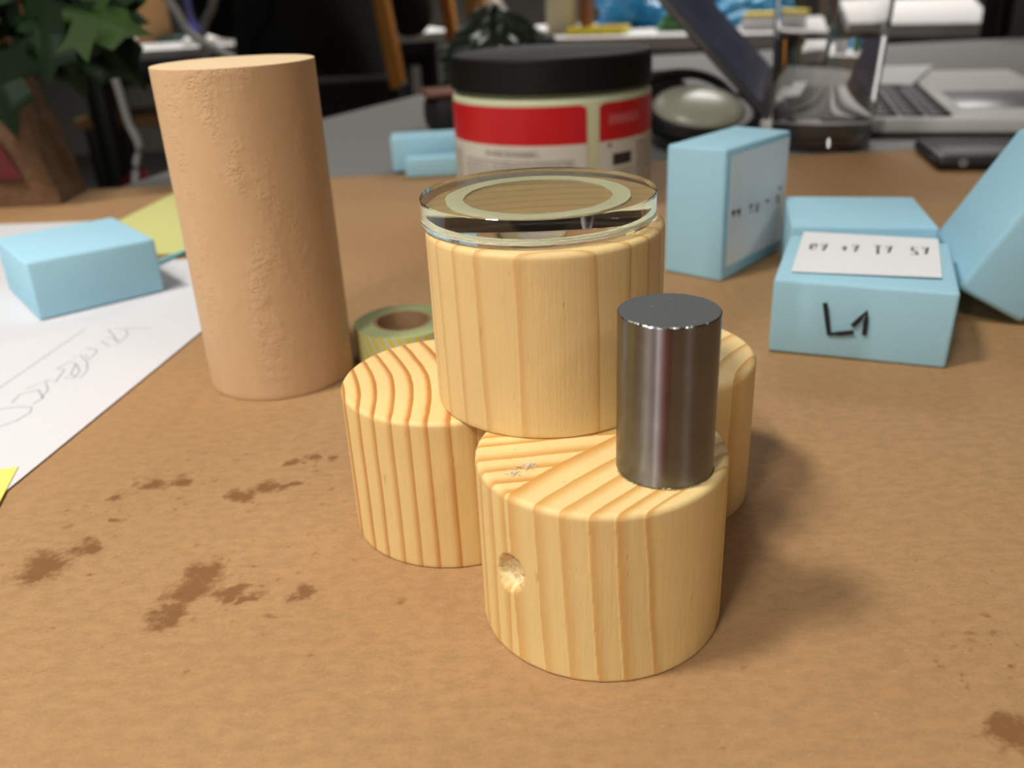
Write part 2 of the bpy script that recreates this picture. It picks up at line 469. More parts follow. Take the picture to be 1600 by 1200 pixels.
wy = np.array([mnoise.fractal(Vector((a * 210, b * 210, 9.3)), .9, 2, 4) for a, b in zip(gx, gy)])
SX, SY = gx + wx * .0030, gy + wy * .0026
sv = np.zeros_like(gx)
for (cx, cy, rx, ry, an) in STAINS:
    dx, dy = (SX - cx), (SY - cy)
    sm = 1.0 if rx > .002 else .35
    if sm < 1: dx, dy = (gx + wx * .0008 - cx), (gy + wy * .0008 - cy)
    u_, v_ = dx * math.cos(an) + dy * math.sin(an), -dx * math.sin(an) + dy * math.cos(an)
    sv = np.maximum(sv, np.clip(1.25 - np.hypot(u_ / rx, v_ / ry), 0, 1) * (1.0 if sm == 1 else .55))
X0, X1, Y0, Y1 = -.74, .84, -.115, .6065
vs = list(zip(gx.tolist(), gy.tolist(), [0.0] * len(gx)))
fs = [(j * nx_ + i, j * nx_ + i + 1, (j + 1) * nx_ + i + 1, (j + 1) * nx_ + i) for j in range(ny_ - 1) for i in range(nx_ - 1)]
b0 = len(vs)
xs_, ys_ = (X0, gx0, gx1, X1), (Y0, gy0, gy1, Y1)
vs += [(x, y, 0) for y in ys_ for x in xs_] + [(X0, Y0, -.001), (X1, Y0, -.001), (X1, Y1, -.001), (X0, Y1, -.001)]
for j in range(3):
    for i in range(3):
        if (i, j) != (1, 1): fs.append((b0 + j * 4 + i, b0 + j * 4 + i + 1, b0 + j * 4 + i + 5, b0 + j * 4 + i + 4))
c0 = b0 + 16
fs += [(c0 + 3, c0 + 2, c0 + 1, c0), (c0, c0 + 1, b0 + 3, b0), (c0 + 1, c0 + 2, b0 + 15, b0 + 3), (c0 + 2, c0 + 3, b0 + 12, b0 + 15), (c0 + 3, c0, b0, b0 + 12)]
kp = pyd('kraft_paper', vs, fs, M_KRAFT)
at = kp.data.attributes.new('stain', 'FLOAT', 'POINT')
at.data.foreach_set('value', np.concatenate([sv, np.zeros(20)]).astype(np.float32))
tag(kp, 'brown kraft paper covering the foreground table, spotted with dark oil stains', 'paper')

# ------------------------------------------------------------------ turned wooden blocks
def fbm(x, y, z, s):
    return mnoise.fractal(Vector((x * s, y * s, z * s)), 1.0, 2.0, 3)
def wood_block(name, loc, R, H, ringfn, mat, label, bev=.045, n=360, rows=44, topn=60, dents=(), seed=0.0, groove=.006):
    """solid of revolution with growth-ring coordinates stored on its vertices and late-wood ridges raised on its skin"""
    prof = [(0.0, H)]
    hb = bev * R
    for i in range(1, topn + 1): prof.append(((R - hb) * i / topn, H))
    for i in range(1, 6):
        a = i / 6 * PI / 2; prof.append((R - hb + hb * math.sin(a), H - hb + hb * math.cos(a)))
    zb = .02 * R
    for i in range(rows + 1): prof.append((R, H - hb - (H - hb - zb) * i / rows))
    for i in range(1, 4):
        a = i / 3 * PI / 2; prof.append((R - zb + zb * math.cos(a), zb - zb * math.sin(a)))
    prof.append((0.0, 0.0))
    v, f, prev = [], [], None
    for r, z in prof:
        if r <= 1e-9: row = [len(v)]; v.append((0, 0, z))
        else:
            row = list(range(len(v), len(v) + n))
            v += [(r * math.cos(2 * PI * i / n), r * math.sin(2 * PI * i / n), z) for i in range(n)]
        if prev is not None:
            if len(prev) == 1: f += [(prev[0], row[i], row[(i + 1) % n]) for i in range(n)]
            elif len(row) == 1: f += [(prev[(i + 1) % n], prev[i], row[0]) for i in range(n)]
            else: f += [(prev[(i + 1) % n], prev[i], row[i], row[(i + 1) % n]) for i in range(n)]
        prev = row
    V = np.array(v)
    x, y, z = V[:, 0] / R, V[:, 1] / R, V[:, 2] / R
    warp = np.array([fbm(a + seed, b, c * .35, 1.3) for a, b, c in zip(x, y, z)])
    a, b, sb = ringfn(x, y, z - H / R, warp)
    ph = np.where(sb > .5, b, a); fr = ph - np.floor(ph)
    late = fr ** 2
    nr = np.hypot(x, y); side = np.clip((nr - .93) / .05, 0, 1)
    torn = np.zeros(len(V))
    d = -groove * (1 - late) * side
    for (ang, zc, wa, wz, dep) in dents:
        th = np.arctan2(y, x); da = (th - math.radians(ang) + PI) % (2 * PI) - PI
        jag = np.array([mnoise.noise(Vector((p * 9, q * 9, 3.1))) for p, q in zip(da * 6, z * 6)])
        q = np.sqrt((da / wa) ** 2 + ((z - zc - da * .25) / wz) ** 2) + jag * .22
        k = np.clip((1 - q) / .35, 0, 1) * (nr > .97)
        d -= dep * k * (1 + .35 * jag); torn = np.maximum(torn, k)
    s = np.maximum(nr, 1e-6)
    V[:, 0] += d * R * x / s; V[:, 1] += d * R * y / s
    V[:, 2] += -groove * .5 * R * (1 - late) * (nr < .97) * (V[:, 2] > H * .9)
    me = bpy.data.meshes.new(name); me.from_pydata(V.tolist(), [], f); me.update()
    for nm, arr in (('ring_a', a), ('ring_b', b), ('side_b', sb), ('torn', torn)):
        at = me.attributes.new(nm, 'FLOAT', 'POINT'); at.data.foreach_set('value', np.asarray(arr, dtype=np.float32))
    me.polygons.foreach_set('use_smooth', [True] * len(me.polygons))
    o = link(name, me, mat); o.location = loc
    return tag(o, label, 'wood block', 'turned pine blocks')

def table_phase(R, radii):
    q = [(p if isinstance(p, tuple) else (p, float(i))) for i, p in enumerate(radii)]
    r = np.array([p[0] for p in q]); k = np.array([p[1] for p in q])
    ph = np.interp(R, r, k)
    lo, hi = r[1] - r[0], r[-1] - r[-2]
    ph = np.where(R < r[0], (R - r[0]) / lo, ph)
    return np.where(R > r[-1], k[-1] + (R - r[-1]) / hi, ph)

def rings_front(x, y, z, w):
    xx = x + z * .050
    RA = np.hypot(xx - 4.698, y + 5.54) + w * .018
    a = table_phase(RA, [(5.50, 0), (5.98, 1.0), (6.365, 1.40), (6.402, 2.0), (6.537, 3.0), (6.680, 4.0), (6.867, 5.0), (7.062, 6.0), (7.312, 7.0)])
    yb = -(y - .08 * xx) + w * .02
    b = table_phase(yb, [-.95, -.74, -.52, -.32, -.178, .052, .235, .42, .56, .70])
    sb = (RA > 7.312).astype(float)
    sb = np.clip((RA - 7.312) / .012 + .5, 0, 1)
    return a, b, sb
def rings_left(x, y, z, w):
    R = np.hypot(x + 3.554, y + .711) + w * .015
    a = table_phase(R, [2.42, 2.55, 2.665, 2.807, 2.955, 3.117, 3.284, 3.446, 3.64, 3.85, 4.07, 4.28, 4.48])
    return a, a, np.zeros_like(a)
def rings_top(x, y, z, w):
    xx = x + z * .035
    R = np.hypot((xx - .045) * 1.0, y + 2.2) + w * .02
    a = table_phase(R, [(.85, -1.0), (1.15, 0.0), (1.23, .6), (1.287, 1.0), (1.522, 2.0), (1.74, 3.0), (1.99, 4.0), (2.2, 5.0), (2.4, 6.0), (2.62, 7.0), (2.85, 8.0), (3.05, 9.0)]) if True else table_phase(R, [1.74, 1.99, 2.2, 2.4, 2.62, 2.85, 3.05])
    return a, a, np.zeros_like(a)
def rings_back(x, y, z, w):
    R = np.hypot(x - 2.3, y + 1.4) + w * .02
    a = table_phase(R, [1.15, 1.36, 1.57, 1.79, 2.0, 2.25, 2.47, 2.7, 2.95, 3.2])
    return a, a, np.zeros_like(a)

PR = 0.0240; PH = 0.03589
front_block = wood_block('pine_block', (.01617, .14770, 0), PR, PH, rings_front, M_PINE_FRONT,
    'nearest pine wood cylinder with a dent in its side, carrying the steel cylinder', n=560, rows=80, topn=70,
    dents=[(-139.5, .80, .15, .17, .075)], seed=1.7, bev=.05)
left_block = wood_block('pine_block', (-.01475, .18455, 0), PR, PH, rings_left, M_PINE_LEFT,
    'left pine wood cylinder in the pile with bold curved growth rings on top', seed=5.2, bev=.045, groove=.004)
back_block = wood_block('pine_block', (.03338, .19303, 0), PR, PH, rings_back, M_PINE_BACK,
    'rear right pine wood cylinder, half hidden behind the steel cylinder', seed=9.4, bev=.06, groove=.004)
top_block = wood_block('pine_block', (.00808, .17552, PH), PR, .0370, rings_top, M_PINE_TOP,
    'uppermost pine wood cylinder resting on three others, under the clear disc', n=480, seed=3.3, bev=.05, groove=.003)
# torn pale fibres raised on the near block's top
flakes = []
for k in range(46):
    cx, cy = ((-.70, -.35), (-.600, -.268), (-.56, -.25))[k % 3]
    a = random.uniform(0, 2 * PI); rr = random.uniform(0, .055)
    x0, y0 = cx + rr * math.cos(a) * 1.2, cy + rr * math.sin(a) * .9
    b = random.uniform(0, 2 * PI); L = random.uniform(.015, .05)
    zz = PH + random.uniform(.00003, .00012); ww = random.uniform(.003, .008)
    p0 = Vector((x0 * PR, y0 * PR, zz)); p1 = p0 + Vector((math.cos(b) * L * PR, math.sin(b) * L * PR, random.uniform(.00003, .0003)))
    s = Vector((-math.sin(b), math.cos(b), 0)) * ww * PR
    flakes += [(p0 - s, p0 + s, p1 + s * .4, p1 - s * .4)]
vv, ff = [], []
for q in flakes:
    ff.append(tuple(range(len(vv), len(vv) + 4))); vv += list(q)
o = pyd('torn_fibres', vv, ff, plain('torn_fibre', (226, 212, 190), .7, scale=900, var=.15), front_block)
o['kind'] = 'stuff'; o['label'] = 'whitish torn wood fibres'

bb = wood_block('beech_cylinder', (-.07685, .27597, 0), .02341, .0989, lambda x, y, z, w: (x * 0 + w, x * 0, x * 0), M_BEECH,
    'tall plain beech wood cylinder standing alone, pitted along its side', bev=.012, n=160, rows=60, topn=10, groove=0.0)
bb['category'] = 'wood cylinder'; del bb['group']

# ------------------------------------------------------------------ steel cylinder
st = thing('steel_cylinder', (.02692, .13966, PH), 'small dark steel cylinder standing on the nearest pine cylinder', 'metal cylinder')
SR, SH = .0087, .02991
lathe('turned_side', [(SR * .97, 0), (SR, .0003), (SR, SH - .0002), (SR - .0002, SH)], M_STEEL, st, 128)
lathe('sawn_face', [(SR - .0002, SH), (SR * .5, SH), (0, SH)], M_STEELTOP, st, 128)
lathe('bottom_face', [(0, 0), (SR * .97, 0)], M_STEELTOP, st, 64)
# bright burr left by the saw around the lower and upper rim
for zz, cnt, nm in ((0.0001, 70, 'burr'), (SH, 40, 'burr')):
    v, f = [], []
    for k in range(cnt):
        a = random.uniform(-PI * .95, -PI * .05); w = random.uniform(.02, .06); hh = random.uniform(.00008, .00028)
        if nm == 'burr' and zz < .001 and abs(a + PI * .55) < .09: hh = .0006
        b0 = len(v)
        r0, r1 = SR * 1.001, SR * 1.012
        if zz < .001: pts = [(r0, a - w, zz), (r0, a + w, zz), (r0 + .0002, a, zz + hh), (r1 + .0001, a, zz)]
        else: pts = [(SR - .0002, a - w, zz), (SR - .0002, a + w, zz), (SR - .0001, a, zz + hh * .5), (SR + .00003, a, zz - .0001)]
        v += [(r * math.cos(t_), r * math.sin(t_), z_) for r, t_, z_ in pts]
        f += [(b0, b0 + 2, b0 + 1), (b0, b0 + 3, b0 + 2), (b0 + 1, b0 + 2, b0 + 3)]
    o = pyd(nm, v, f, plain('burr_metal', (205, 203, 198), .3, metal=1.0), st); o['kind'] = 'stuff'

# ------------------------------------------------------------------ acrylic disc with ring of paste
DZ = PH + .0370 + .00035
disc = thing('acrylic_disc', (.00697, .17781, DZ), 'clear acrylic disc with a pale green ring, lying on the uppermost pine cylinder', 'disc')
DR, DT = .02371, .00525
lathe('disc_body', [(0, 0), (DR - .0001, 0), (DR, .0001), (DR, DT - .0001), (DR - .0001, DT), (0, DT)], M_ACRYLIC, disc, 160, deg=30)
v, f = [], []
N = 220
for i in range(N):
    a = 2 * PI * i / N
    ro = .0186 + .00028 * mnoise.noise(Vector((math.cos(a) * 3, math.sin(a) * 3, 1))) + .00012 * mnoise.noise(Vector((math.cos(a) * 14, math.sin(a) * 14, 1)))
    ri = .0150 + .00035 * mnoise.noise(Vector((math.cos(a) * 3, math.sin(a) * 3, 7))) + .00018 * mnoise.noise(Vector((math.cos(a) * 12, math.sin(a) * 12, 5)))
    for r, z in ((ri, -.0003), (ri, .0002), (ro, .0002), (ro, -.0003)):
        v.append((r * math.cos(a), r * math.sin(a), z))
for i in range(N):
    j = (i + 1) % N
    for k in range(4):
        f.append((4 * i + k, 4 * i + (k + 1) % 4, 4 * j + (k + 1) % 4, 4 * j + k))
o = pyd('paste_ring', v, f, plain('pale_green_paste', (246, 248, 206), .7, var=.03, scale=500), disc)
o['label'] = 'pale green ring of paste under the disc'
fm = NT('frosted_edge'); fm.set(Base_Color=(.95, .95, .93, 1), Roughness=.45, IOR=1.3); fm.b.inputs['Transmission Weight'].default_value = .55
v, f = [], []
for i in range(240):
    a = 2 * PI * i / 240
    w1 = .00010 * mnoise.noise(Vector((math.cos(a) * 5, math.sin(a) * 5, 2))) + .00008 * mnoise.noise(Vector((math.cos(a) * 19, math.sin(a) * 19, 4)))
    for r, z in ((DR + .00002, .00055 + w1), (DR + .00004, .00085 + w1 * .5), (DR + .00002, .00130 - w1), (DR + .00004, .00155 + w1)):
        v.append((r * math.cos(a), r * math.sin(a), z))
    j = (i + 1) % 240
    f += [(4 * i, 4 * j, 4 * j + 1, 4 * i + 1), (4 * i + 2, 4 * j + 2, 4 * j + 3, 4 * i + 3)]
pyd('saw_marks', v, f, fm.mat, disc, True)['label'] = 'whitish saw marks round the disc edge'

# ------------------------------------------------------------------ washi tape roll
tp = thing('tape_roll', (-.0365, .2862, 0), 'yellow green patterned tape roll between the beech cylinder and the pine pile', 'tape')
def tape_mat():
    t = NT('tape_side'); p = t.pos()
    sx = t.n('ShaderNodeSeparateXYZ'); t.l(p, sx.inputs[0])
    ang = t.math('ARCTAN2', sx.outputs['Y'], sx.outputs['X'])
    w = t.math('SINE', t.math('ADD', t.math('MULTIPLY', ang, 34.0), t.math('MULTIPLY', sx.outputs['Z'], 900)))
    t.set(Base_Color=t.mix(t.smooth(w, -.2, .3), lin((206, 214, 190)), lin((226, 214, 62))), Roughness=.6)
    return t.mat
lathe('tape_wrap', [(.0100, .0003), (.0166, .0003), (.0166, .0122), (.0100, .0122)], tape_mat(), tp, 72)
lathe('tape_edge', [(.0166, .0122), (.0164, .01235), (.0100, .01235)], plain('tape_edge', (190, 200, 140), .6, scale=200), tp, 72)
lathe('cardboard_core', [(.0100, 0), (.0100, .01238), (.0089, .01238), (.0089, 0), (.0100, 0)], plain('core_card', (186, 150, 110), .8), tp, 64)

# ------------------------------------------------------------------ papers on the left
ang = math.atan2(.988, .151)
def rect(x, y, ax, w, d):
    """outline with corner (x,y); ax = direction of first side w, d to its left"""
    c, s = math.cos(ax), math.sin(ax)
    return [(x, y), (x + c * w, y + s * w), (x + c * w - s * d, y + s * w + c * d), (x - s * d, y + c * d)]
s2 = tag(slab('paper_sheet', [(-.205, .5085), (-.497, .524), (-.510, .314), (-.216, .300)], .0001, .0003, M_PAPER),
         'white paper sheet lying under the far side of the left blue foam block', 'paper', 'white paper sheets')
s1 = thing('paper_sheet', (-.1348, .2010, .0003), 'white paper sheet with pencil handwriting, in front of the left blue foam block', 'paper', group='white paper sheets')
pts = rect(0, 0, ang, .212, .297)
slab('sheet', pts, .00005, .0003, M_PAPER, s1)
strokes = [[(-.1709, .2719), (-.1681, .2967), (-.1649, .3257)], [(-.1554, .3244), (-.1485, .3139), (-.1449, .3094), (-.145, .3176), (-.1479, .3223)],
 [(-.1524, .324), (-.1453, .3237), (-.1383, .3228)], [(-.1529, .3114), (-.1476, .3057), (-.1449, .3083), (-.1493, .314), (-.1526, .3144)],
 [(-.1562, .3048), (-.1518, .3033), (-.1501, .3007), (-.1499, .2932), (-.1528, .2976)],
 [(-.1566, .2962), (-.1553, .2983), (-.15, .2917), (-.1467, .2842), (-.146, .2772), (-.1508, .2803), (-.1534, .2903)],
 [(-.1581, .2864), (-.1565, .2925), (-.1526, .2893), (-.1487, .2827), (-.1486, .2767), (-.1518, .2779)],
 [(-.1576, .2769), (-.1534, .2744), (-.155, .2852), (-.1581, .2864)], [(-.1611, .27), (-.1573, .2755), (-.153, .2682), (-.1524, .2619)],
 [(-.1605, .2591), (-.1611, .2657), (-.1565, .2686)], [(-.1529, .2575), (-.1517, .2619), (-.1565, .2686)],
 [(-.1621, .2545), (-.1576, .2558), (-.1522, .2552), (-.1509, .2512), (-.1525, .2453), (-.1559, .2423)]]
o = ribbon('pencil_writing', [[(x + .1348, y - .2010, .0003) for x, y in s] for s in strokes], (0, 0, 1), .00042, M_PENCIL, s1, .00003)
o['label'] = 'faint grey pencil letters'
tag(slab('sticky_note', rect(-.1373, .2157, math.radians(-77), .076, -.076), .0007, .0009, M_YELLOW),
    'small yellow sticky note on the corner of the handwritten sheet', 'sticky note')
tag(slab('note_pad', rect(-.2290, .4370, math.radians(-7), .104, .146), .0004, .0010, M_YPAD),
    'pale yellow ruled paper pad behind the left blue foam block', 'note pad')
tag(tube('plastic_stick', [(-.1760, .3900, .0018), (-.1640, .4147, .0018), (-.1480, .4560, .0018)], .0011, plain('turquoise_plastic', (120, 205, 214), .4)),
    'thin turquoise stick lying beside the left blue foam block', 'stick')

# ------------------------------------------------------------------ blue foam blocks
def foam(name, loc, yaw, size, label, rot=None, bev=.0013):
    e = thing(name, loc, label, 'foam block', yaw, 'blue foam blocks')
    if rot: e.rotation_euler = rot
    b = rbox('foam_body', size, M_FOAM, e, bev=bev, seg=3, jitter=.0004)
    return e
foam('foam_block', (-.1848, .3748, .0008), math.radians(38.2), (.0507, .0551, .0237), 'blue foam block lying on the white paper sheets at the left')

sb = foam('foam_block', (.0962, .3767, 0), math.radians(-42.5), (.0267, .0551, .0535), 'blue foam block standing upright behind the pine pile, paper label on its side')
lx = .0267 / 2 + .0003
o = pyd('paper_label', [(lx, -.0235, .0055), (lx, .0262, .0055), (lx, .0262, .0505), (lx, -.0235, .0505),
                        (lx - .0003, -.0235, .0055), (lx - .0003, .0262, .0055), (lx - .0003, .0262, .0505), (lx - .0003, -.0235, .0505)],
        [(0, 1, 2, 3), (0, 4, 5, 1), (1, 5, 6, 2), (2, 6, 7, 3), (3, 7, 4, 0)], M_LABEL, sb)
def glyph(kind, s):
    """small printed characters as pen strokes in a unit cell"""
    G = {'v': [[(0, 1), (.9, 1), (.45, .2)], [(.1, .75), (.8, .75)]], 'e': [[(.9, .3), (.1, .3), (0, .7), (.3, 1), (.8, 1), (.9, .65), (.05, .6)]],
         'n': [[(0, 0), (0, 1), (.9, .2), (.9, 1)]], 't': [[(0, 1), (1, 1)], [(.5, 1), (.5, 0)]], 's': [[(.9, .9), (.2, 1), (.1, .6), (.8, .4), (.8, .05), (0, .1)]],
         '2': [[(0, .8), (.4, 1), (.8, .8), (.1, .1), (.9, .05)]], '-': [[(0, .6), (.8, .6)], [(.5, .3), (.5, .8)]], 'b': [[(0, 1), (.9, .9)], [(0, .85), (.8, .75)], [(.3, .8), (.6, .15)], [(.15, .95), (.75, .55)]]}
    return [[(x * s, y * s) for x, y in l] for l in G[kind]]
ls = []
for kind, cy, cz, s in (('b', -.0212, .0252, .0028), ('b', -.0170, .0246, .0030), ('t', -.0065, .0245, .0028), ('s', -.0010, .0238, .0028), ('-', .0085, .0250, .0022), ('2', .0180, .0235, .0030), ('-', .0200, .0285, .0020)):
    for l in glyph(kind, s): ls.append([(lx, cy + a, cz + b) for a, b in l])
ribbon('label_print', ls, (1, 0, 0), .0009, M_INK, sb, .00006)

L1 = foam('foam_block', (.1218, .2880, 0), math.radians(-22.1), (.0542, .0560, .0255), 'blue foam block marked L1 in black, white label on its top')
c22, s22 = math.cos(math.radians(22.1)), math.sin(math.radians(22.1))
def toL1(x, y):
    dx, dy = x - .1218, y - .2880
    return (dx * c22 - dy * s22, dx * s22 + dy * c22)
lab = [toL1(*q) for q in [(.0931, .2773), (.1364, .2640), (.1545, .3060), (.1122, .3240)]]
zt = .0262
slab('paper_label', lab, zt - .0001, zt + .0001, M_LABEL, L1)
A, B, C, D = [Vector((*q, zt + .0001)) for q in lab]
ls = []
for fx, kinds in ((.085, 'ev'), (.315, '-v'), (.555, 'tv'), (.815, 'sv')):
    for k, kd in enumerate(kinds):
        for l in glyph(kd, 1.0):
            pl = []
            for a, b in l:
                u = fx + k * .078 + a * .045; w = .47 + b * .20
                pl.append(A + (B - A) * u + (D - A) * w)
            ls.append(pl)
ribbon('label_print', ls, (0, 0, 1), .00085, M_INK, L1, .00005)
def onface(s, t): return (-.0271 + s * .0542, -.02815, .0255 * (1 - t))
o = ribbon('marker_writing', [[onface(.300, .27), onface(.318, .45), onface(.338, .66), onface(.40, .645), onface(.468, .615)],
                          [onface(.468, .52), onface(.50, .43), onface(.532, .33), onface(.534, .45), onface(.534, .62)]], (0, -1, 0), .0015, M_INK, L1, .0004)
o['label'] = 'black handwritten L1'
foam('foam_block', (.1420, .3510, 0), math.radians(-13.1), (.0530, .0500, .0265), 'plain blue foam block directly behind the one marked L1')
R_t = Matrix.Rotation(math.radians(-13.3), 3, 'Z') @ Matrix.Rotation(math.radians(-60.7), 3, 'Y')
cen = Vector((.1775, .2835, 0.0004)) + R_t @ Vector((.02675, .02675, 0))
tb = foam('foam_block', cen, 0, (.0535, .0535, .0262), 'blue foam block tilted on its edge at the right border of the photo', rot=R_t.to_euler(), bev=.0022)
ribbon('torn_patch', [[(-.012, -.0270, .0025), (-.004, -.0270, .0040), (.003, -.0270, .0030)], [(-.010, -.0270, .0045), (-.002, -.0270, .0065), (.004, -.0270, .0055)]],
       (0, -1, 0), .0030, plain('scuffed_foam', (205, 205, 205), .8, scale=400, var=.25), tb, .0003)
foam('foam_block', (.2280, .3180, 0), math.radians(-13), (.0262, .0535, .0535), 'blue foam block outside the right border propping up the tilted one')
foam('foam_block', (-.0470, .6300, 0), math.radians(4), (.0570, .0300, .0225), 'blue foam block left of the tub, the rear one of two')
foam('foam_block', (-.0400, .6020, 0), math.radians(2), (.0470, .0190, .0125), 'low blue foam piece left of the tub, in front of another')

# ------------------------------------------------------------------ tub with black lid
jar = thing('paint_tub', (.0295, .5131, 0), 'pale plastic tub with black screw lid and red and white labels', 'tub')
JR = .0546
M_TUB = plain('milky_plastic', (214, 216, 178), .4, var=.02, Subsurface_Weight=0.0)
lathe('tub_body', [(0, 0), (JR - .003, 0), (JR - .0006, .002), (JR, .005), (JR, .0600), (JR - .0022, .0618), (JR - .004, .0626), (JR - .004, .070)], M_TUB, jar, 96)
lathe('lid', [(JR - .0040, .0640), (JR - .0006, .0636), (JR + .0003, .0644), (JR + .0003, .0796), (JR - .0009, .0808), (JR - .004, .0809), (JR - .006, .0803), (0, .0803)], M_BLACK, jar, 96)
def band_patch(name, a0, a1, z0, z1, mat, R, n=40, corner=.0016, parent=None):
    """curved label with rounded corners: angles in degrees from the side facing the camera"""
    v, f = [], []
    for i in range(n + 1):
        a = math.radians(a0 + (a1 - a0) * i / n)
        e = min(i, n - i) / n * abs(math.radians(a1 - a0)) * R
        cut = corner - math.sqrt(max(0, corner ** 2 - (corner - e) ** 2)) if e < corner else 0
        for z in (z0 + (cut if z0 < .02 else 0), z1 - (cut if z1 > .05 else 0)):
            v.append((R * math.sin(a), -R * math.cos(a), z))
    f = [(2 * i, 2 * i + 2, 2 * i + 3, 2 * i + 1) for i in range(n)]
    return pyd(name, v, f, mat, parent, True)
M_RED = plain('red_label', (200, 22, 32), .35, var=.05, scale=30)
M_WLAB = plain('white_tub_label', (214, 210, 200), .4, var=.02)
def text_rows(name, row, seed, gap=.35, dark=(60, 58, 56), base=(214, 210, 200), col=0.0):
    """tiny unreadable printed lines"""
    t = NT(name); p = t.pos(); sx = t.n('ShaderNodeSeparateXYZ'); t.l(p, sx.inputs[0])
    ang = t.math('ARCTAN2', sx.outputs['X'], t.math('MULTIPLY', sx.outputs['Y'], -1.0))
    zr = t.math('DIVIDE', sx.outputs['Z'], row); fr = t.math('FRACT', zr); idx = t.math('FLOOR', zr)
    v = t.n('ShaderNodeCombineXYZ', inp={0: t.math('MULTIPLY', ang, 60.0), 1: t.math('MULTIPLY', idx, 3.7), 2: seed})
    w = t.noise(1.0, 2, .5, v.outputs[0])
    ink = t.math('MULTIPLY', t.math('LESS_THAN', fr, 1 - gap), t.math('GREATER_THAN', w, .40))
    t.set(Base_Color=t.mix(t.math('MULTIPLY', ink, .55), lin(base), lin(dark)), Roughness=.45)
    return t.mat
a1 = band_patch('red_label', -104, 15.2, .0393, .0583, M_RED, JR + .00035, parent=jar)
a2 = band_patch('white_label', -104, 15.2, .0060, .0393, M_WLAB, JR + .00035, parent=jar)
b1 = band_patch('red_label', 22.6, 140, .0393, .0583, M_RED, JR + .00035, parent=jar)
b2 = band_patch('white_label', 22.6, 140, .0060, .0393, M_WLAB, JR + .00035, parent=jar)
band_patch('printed_heading', -43, -11, .0340, .0366, text_rows('heading_print', .0030, 2.0, .1), JR + .0006, corner=0, parent=a2)
band_patch('printed_text', -62, 8, .0150, .0315, text_rows('small_print', .0019, 5.0), JR + .0006, corner=0, parent=a2)
band_patch('printed_text', -95, -66, .0100, .0345, text_rows('side_print', .0017, 8.0), JR + .0006, corner=0, parent=a2)
band_patch('printed_box', 31, 45, .0265, .0325, plain('print_black', (52, 50, 50), .5, scale=900, var=.2), JR + .0006, n=8, corner=0, parent=b2)
band_patch('printed_text', 28, 47, .0100, .0245, text_rows('column_print', .0019, 11.0), JR + .0006, n=8, corner=0, parent=b2)
band_patch('printed_text', 50, 64, .0100, .0370, text_rows('column_print_b', .0023, 14.0, .25), JR + .0006, n=8, corner=0, parent=b2)
band_patch('printed_text', 68, 84, .0100, .0375, text_rows('column_print_c', .0021, 17.0, .3), JR + .0006, n=8, corner=0, parent=b2)
band_patch('printed_mark', 27.5, 30, .0365, .0378, M_INK, JR + .0006, n=3, corner=0, parent=b2)
band_patch('printed_text', 28, 52, .0470, .0525, text_rows('red_print', .0020, 21.0, .4, (225, 150, 150), (196, 24, 34)), JR + .0006, n=8, corner=0, parent=b1)

# ------------------------------------------------------------------ laptop on the grey table
E1 = Vector((.957, -.289, 0)); laz = math.atan2(E1.y, E1.x)
lap = thing('laptop', (.1979, .6905, 0), 'open silver laptop standing on the grey table behind the blue foam blocks', 'laptop', laz)
LD, LW, LT = .235, .33, .0105
rbox('base', (LD, LW, LT), M_ALU, lap, (LD / 2, LW / 2, .0015), bev=.002)
for px, py in ((.02, .02), (LD - .02, .02), (.02, LW - .02), (LD - .02, LW - .02)):
    lathe('rubber_foot', [(0, 0), (.006, 0), (.006, .002), (0, .002)], M_BLACK, lap, 16, (px, py, 0))
kb_rows = [(.026, .009, 14)] + [(.0375 + .019 * i, .0163, 14) for i in range(4)] + [(.1135, .0163, 10)]
rbox('keyboard_well', (.112, LW - .014, .0003), plain('key_well', (176, 176, 180), .5, metal=.3), lap, (.022 + .056, LW / 2, LT + .0014), bev=0)
keymesh = None
M_KEY = plain('black_key', (26, 26, 28), .5, var=.05)
for r, (kx, kd, cnt) in enumerate(kb_rows):
    x0 = .0255 + .0185 * r if r else .0235
    kd = .0158 if r else .0085
    w = (LW - .020) / cnt
    for c in range(cnt):
        kw = w - .0034
        key = rbox('key', (kd, kw, .0016), M_KEY, lap, (x0 + kd / 2 + (0.008 if r == 0 else .0095 - .0185 + .0 + .010), 0.010 + w * (c + .5), LT + .0016), bev=.0005, seg=1)
rbox('trackpad', (.070, .105, .0004), plain('trackpad_grey', (150, 150, 154), .4, metal=.3), lap, (.182, LW / 2 - .06, LT + .0014), bev=.0002, seg=1)
lid = rbox('screen_lid', (.0055, LW, .222), plain('lid_grey', (112, 108, 108), .4, metal=.5, var=.02), lap, (.006, LW / 2, LT + .001), (0, math.radians(-44), 0), bev=.002)
def screen_mat():
    t = NT('laptop_screen'); p = t.pos()
    n = t.noise(14, 3, .5, p)
    c = t.mix(n, lin((40, 46, 64)), lin((80, 80, 94)))
    t.set(Base_Color=(.01, .01, .012, 1), Roughness=.12, Emission_Color=c)
    t.b.inputs['Emission Strength'].default_value = .45
    return t.mat
scr = pyd('screen', [(.0029, -LW / 2 + .012, .012), (.0029, LW / 2 - .012, .012), (.0029, LW / 2 - .012, .212), (.0029, -LW / 2 + .012, .212)], [(0, 1, 2, 3)], screen_mat(), lid)
tag(slab('paper_slip', [(.345, .856), (.373, .832), (.462, .985), (.410, 1.000)], .0141, .0145, M_LABEL), 'white paper slip lying across the keys of the nearer laptop', 'paper')

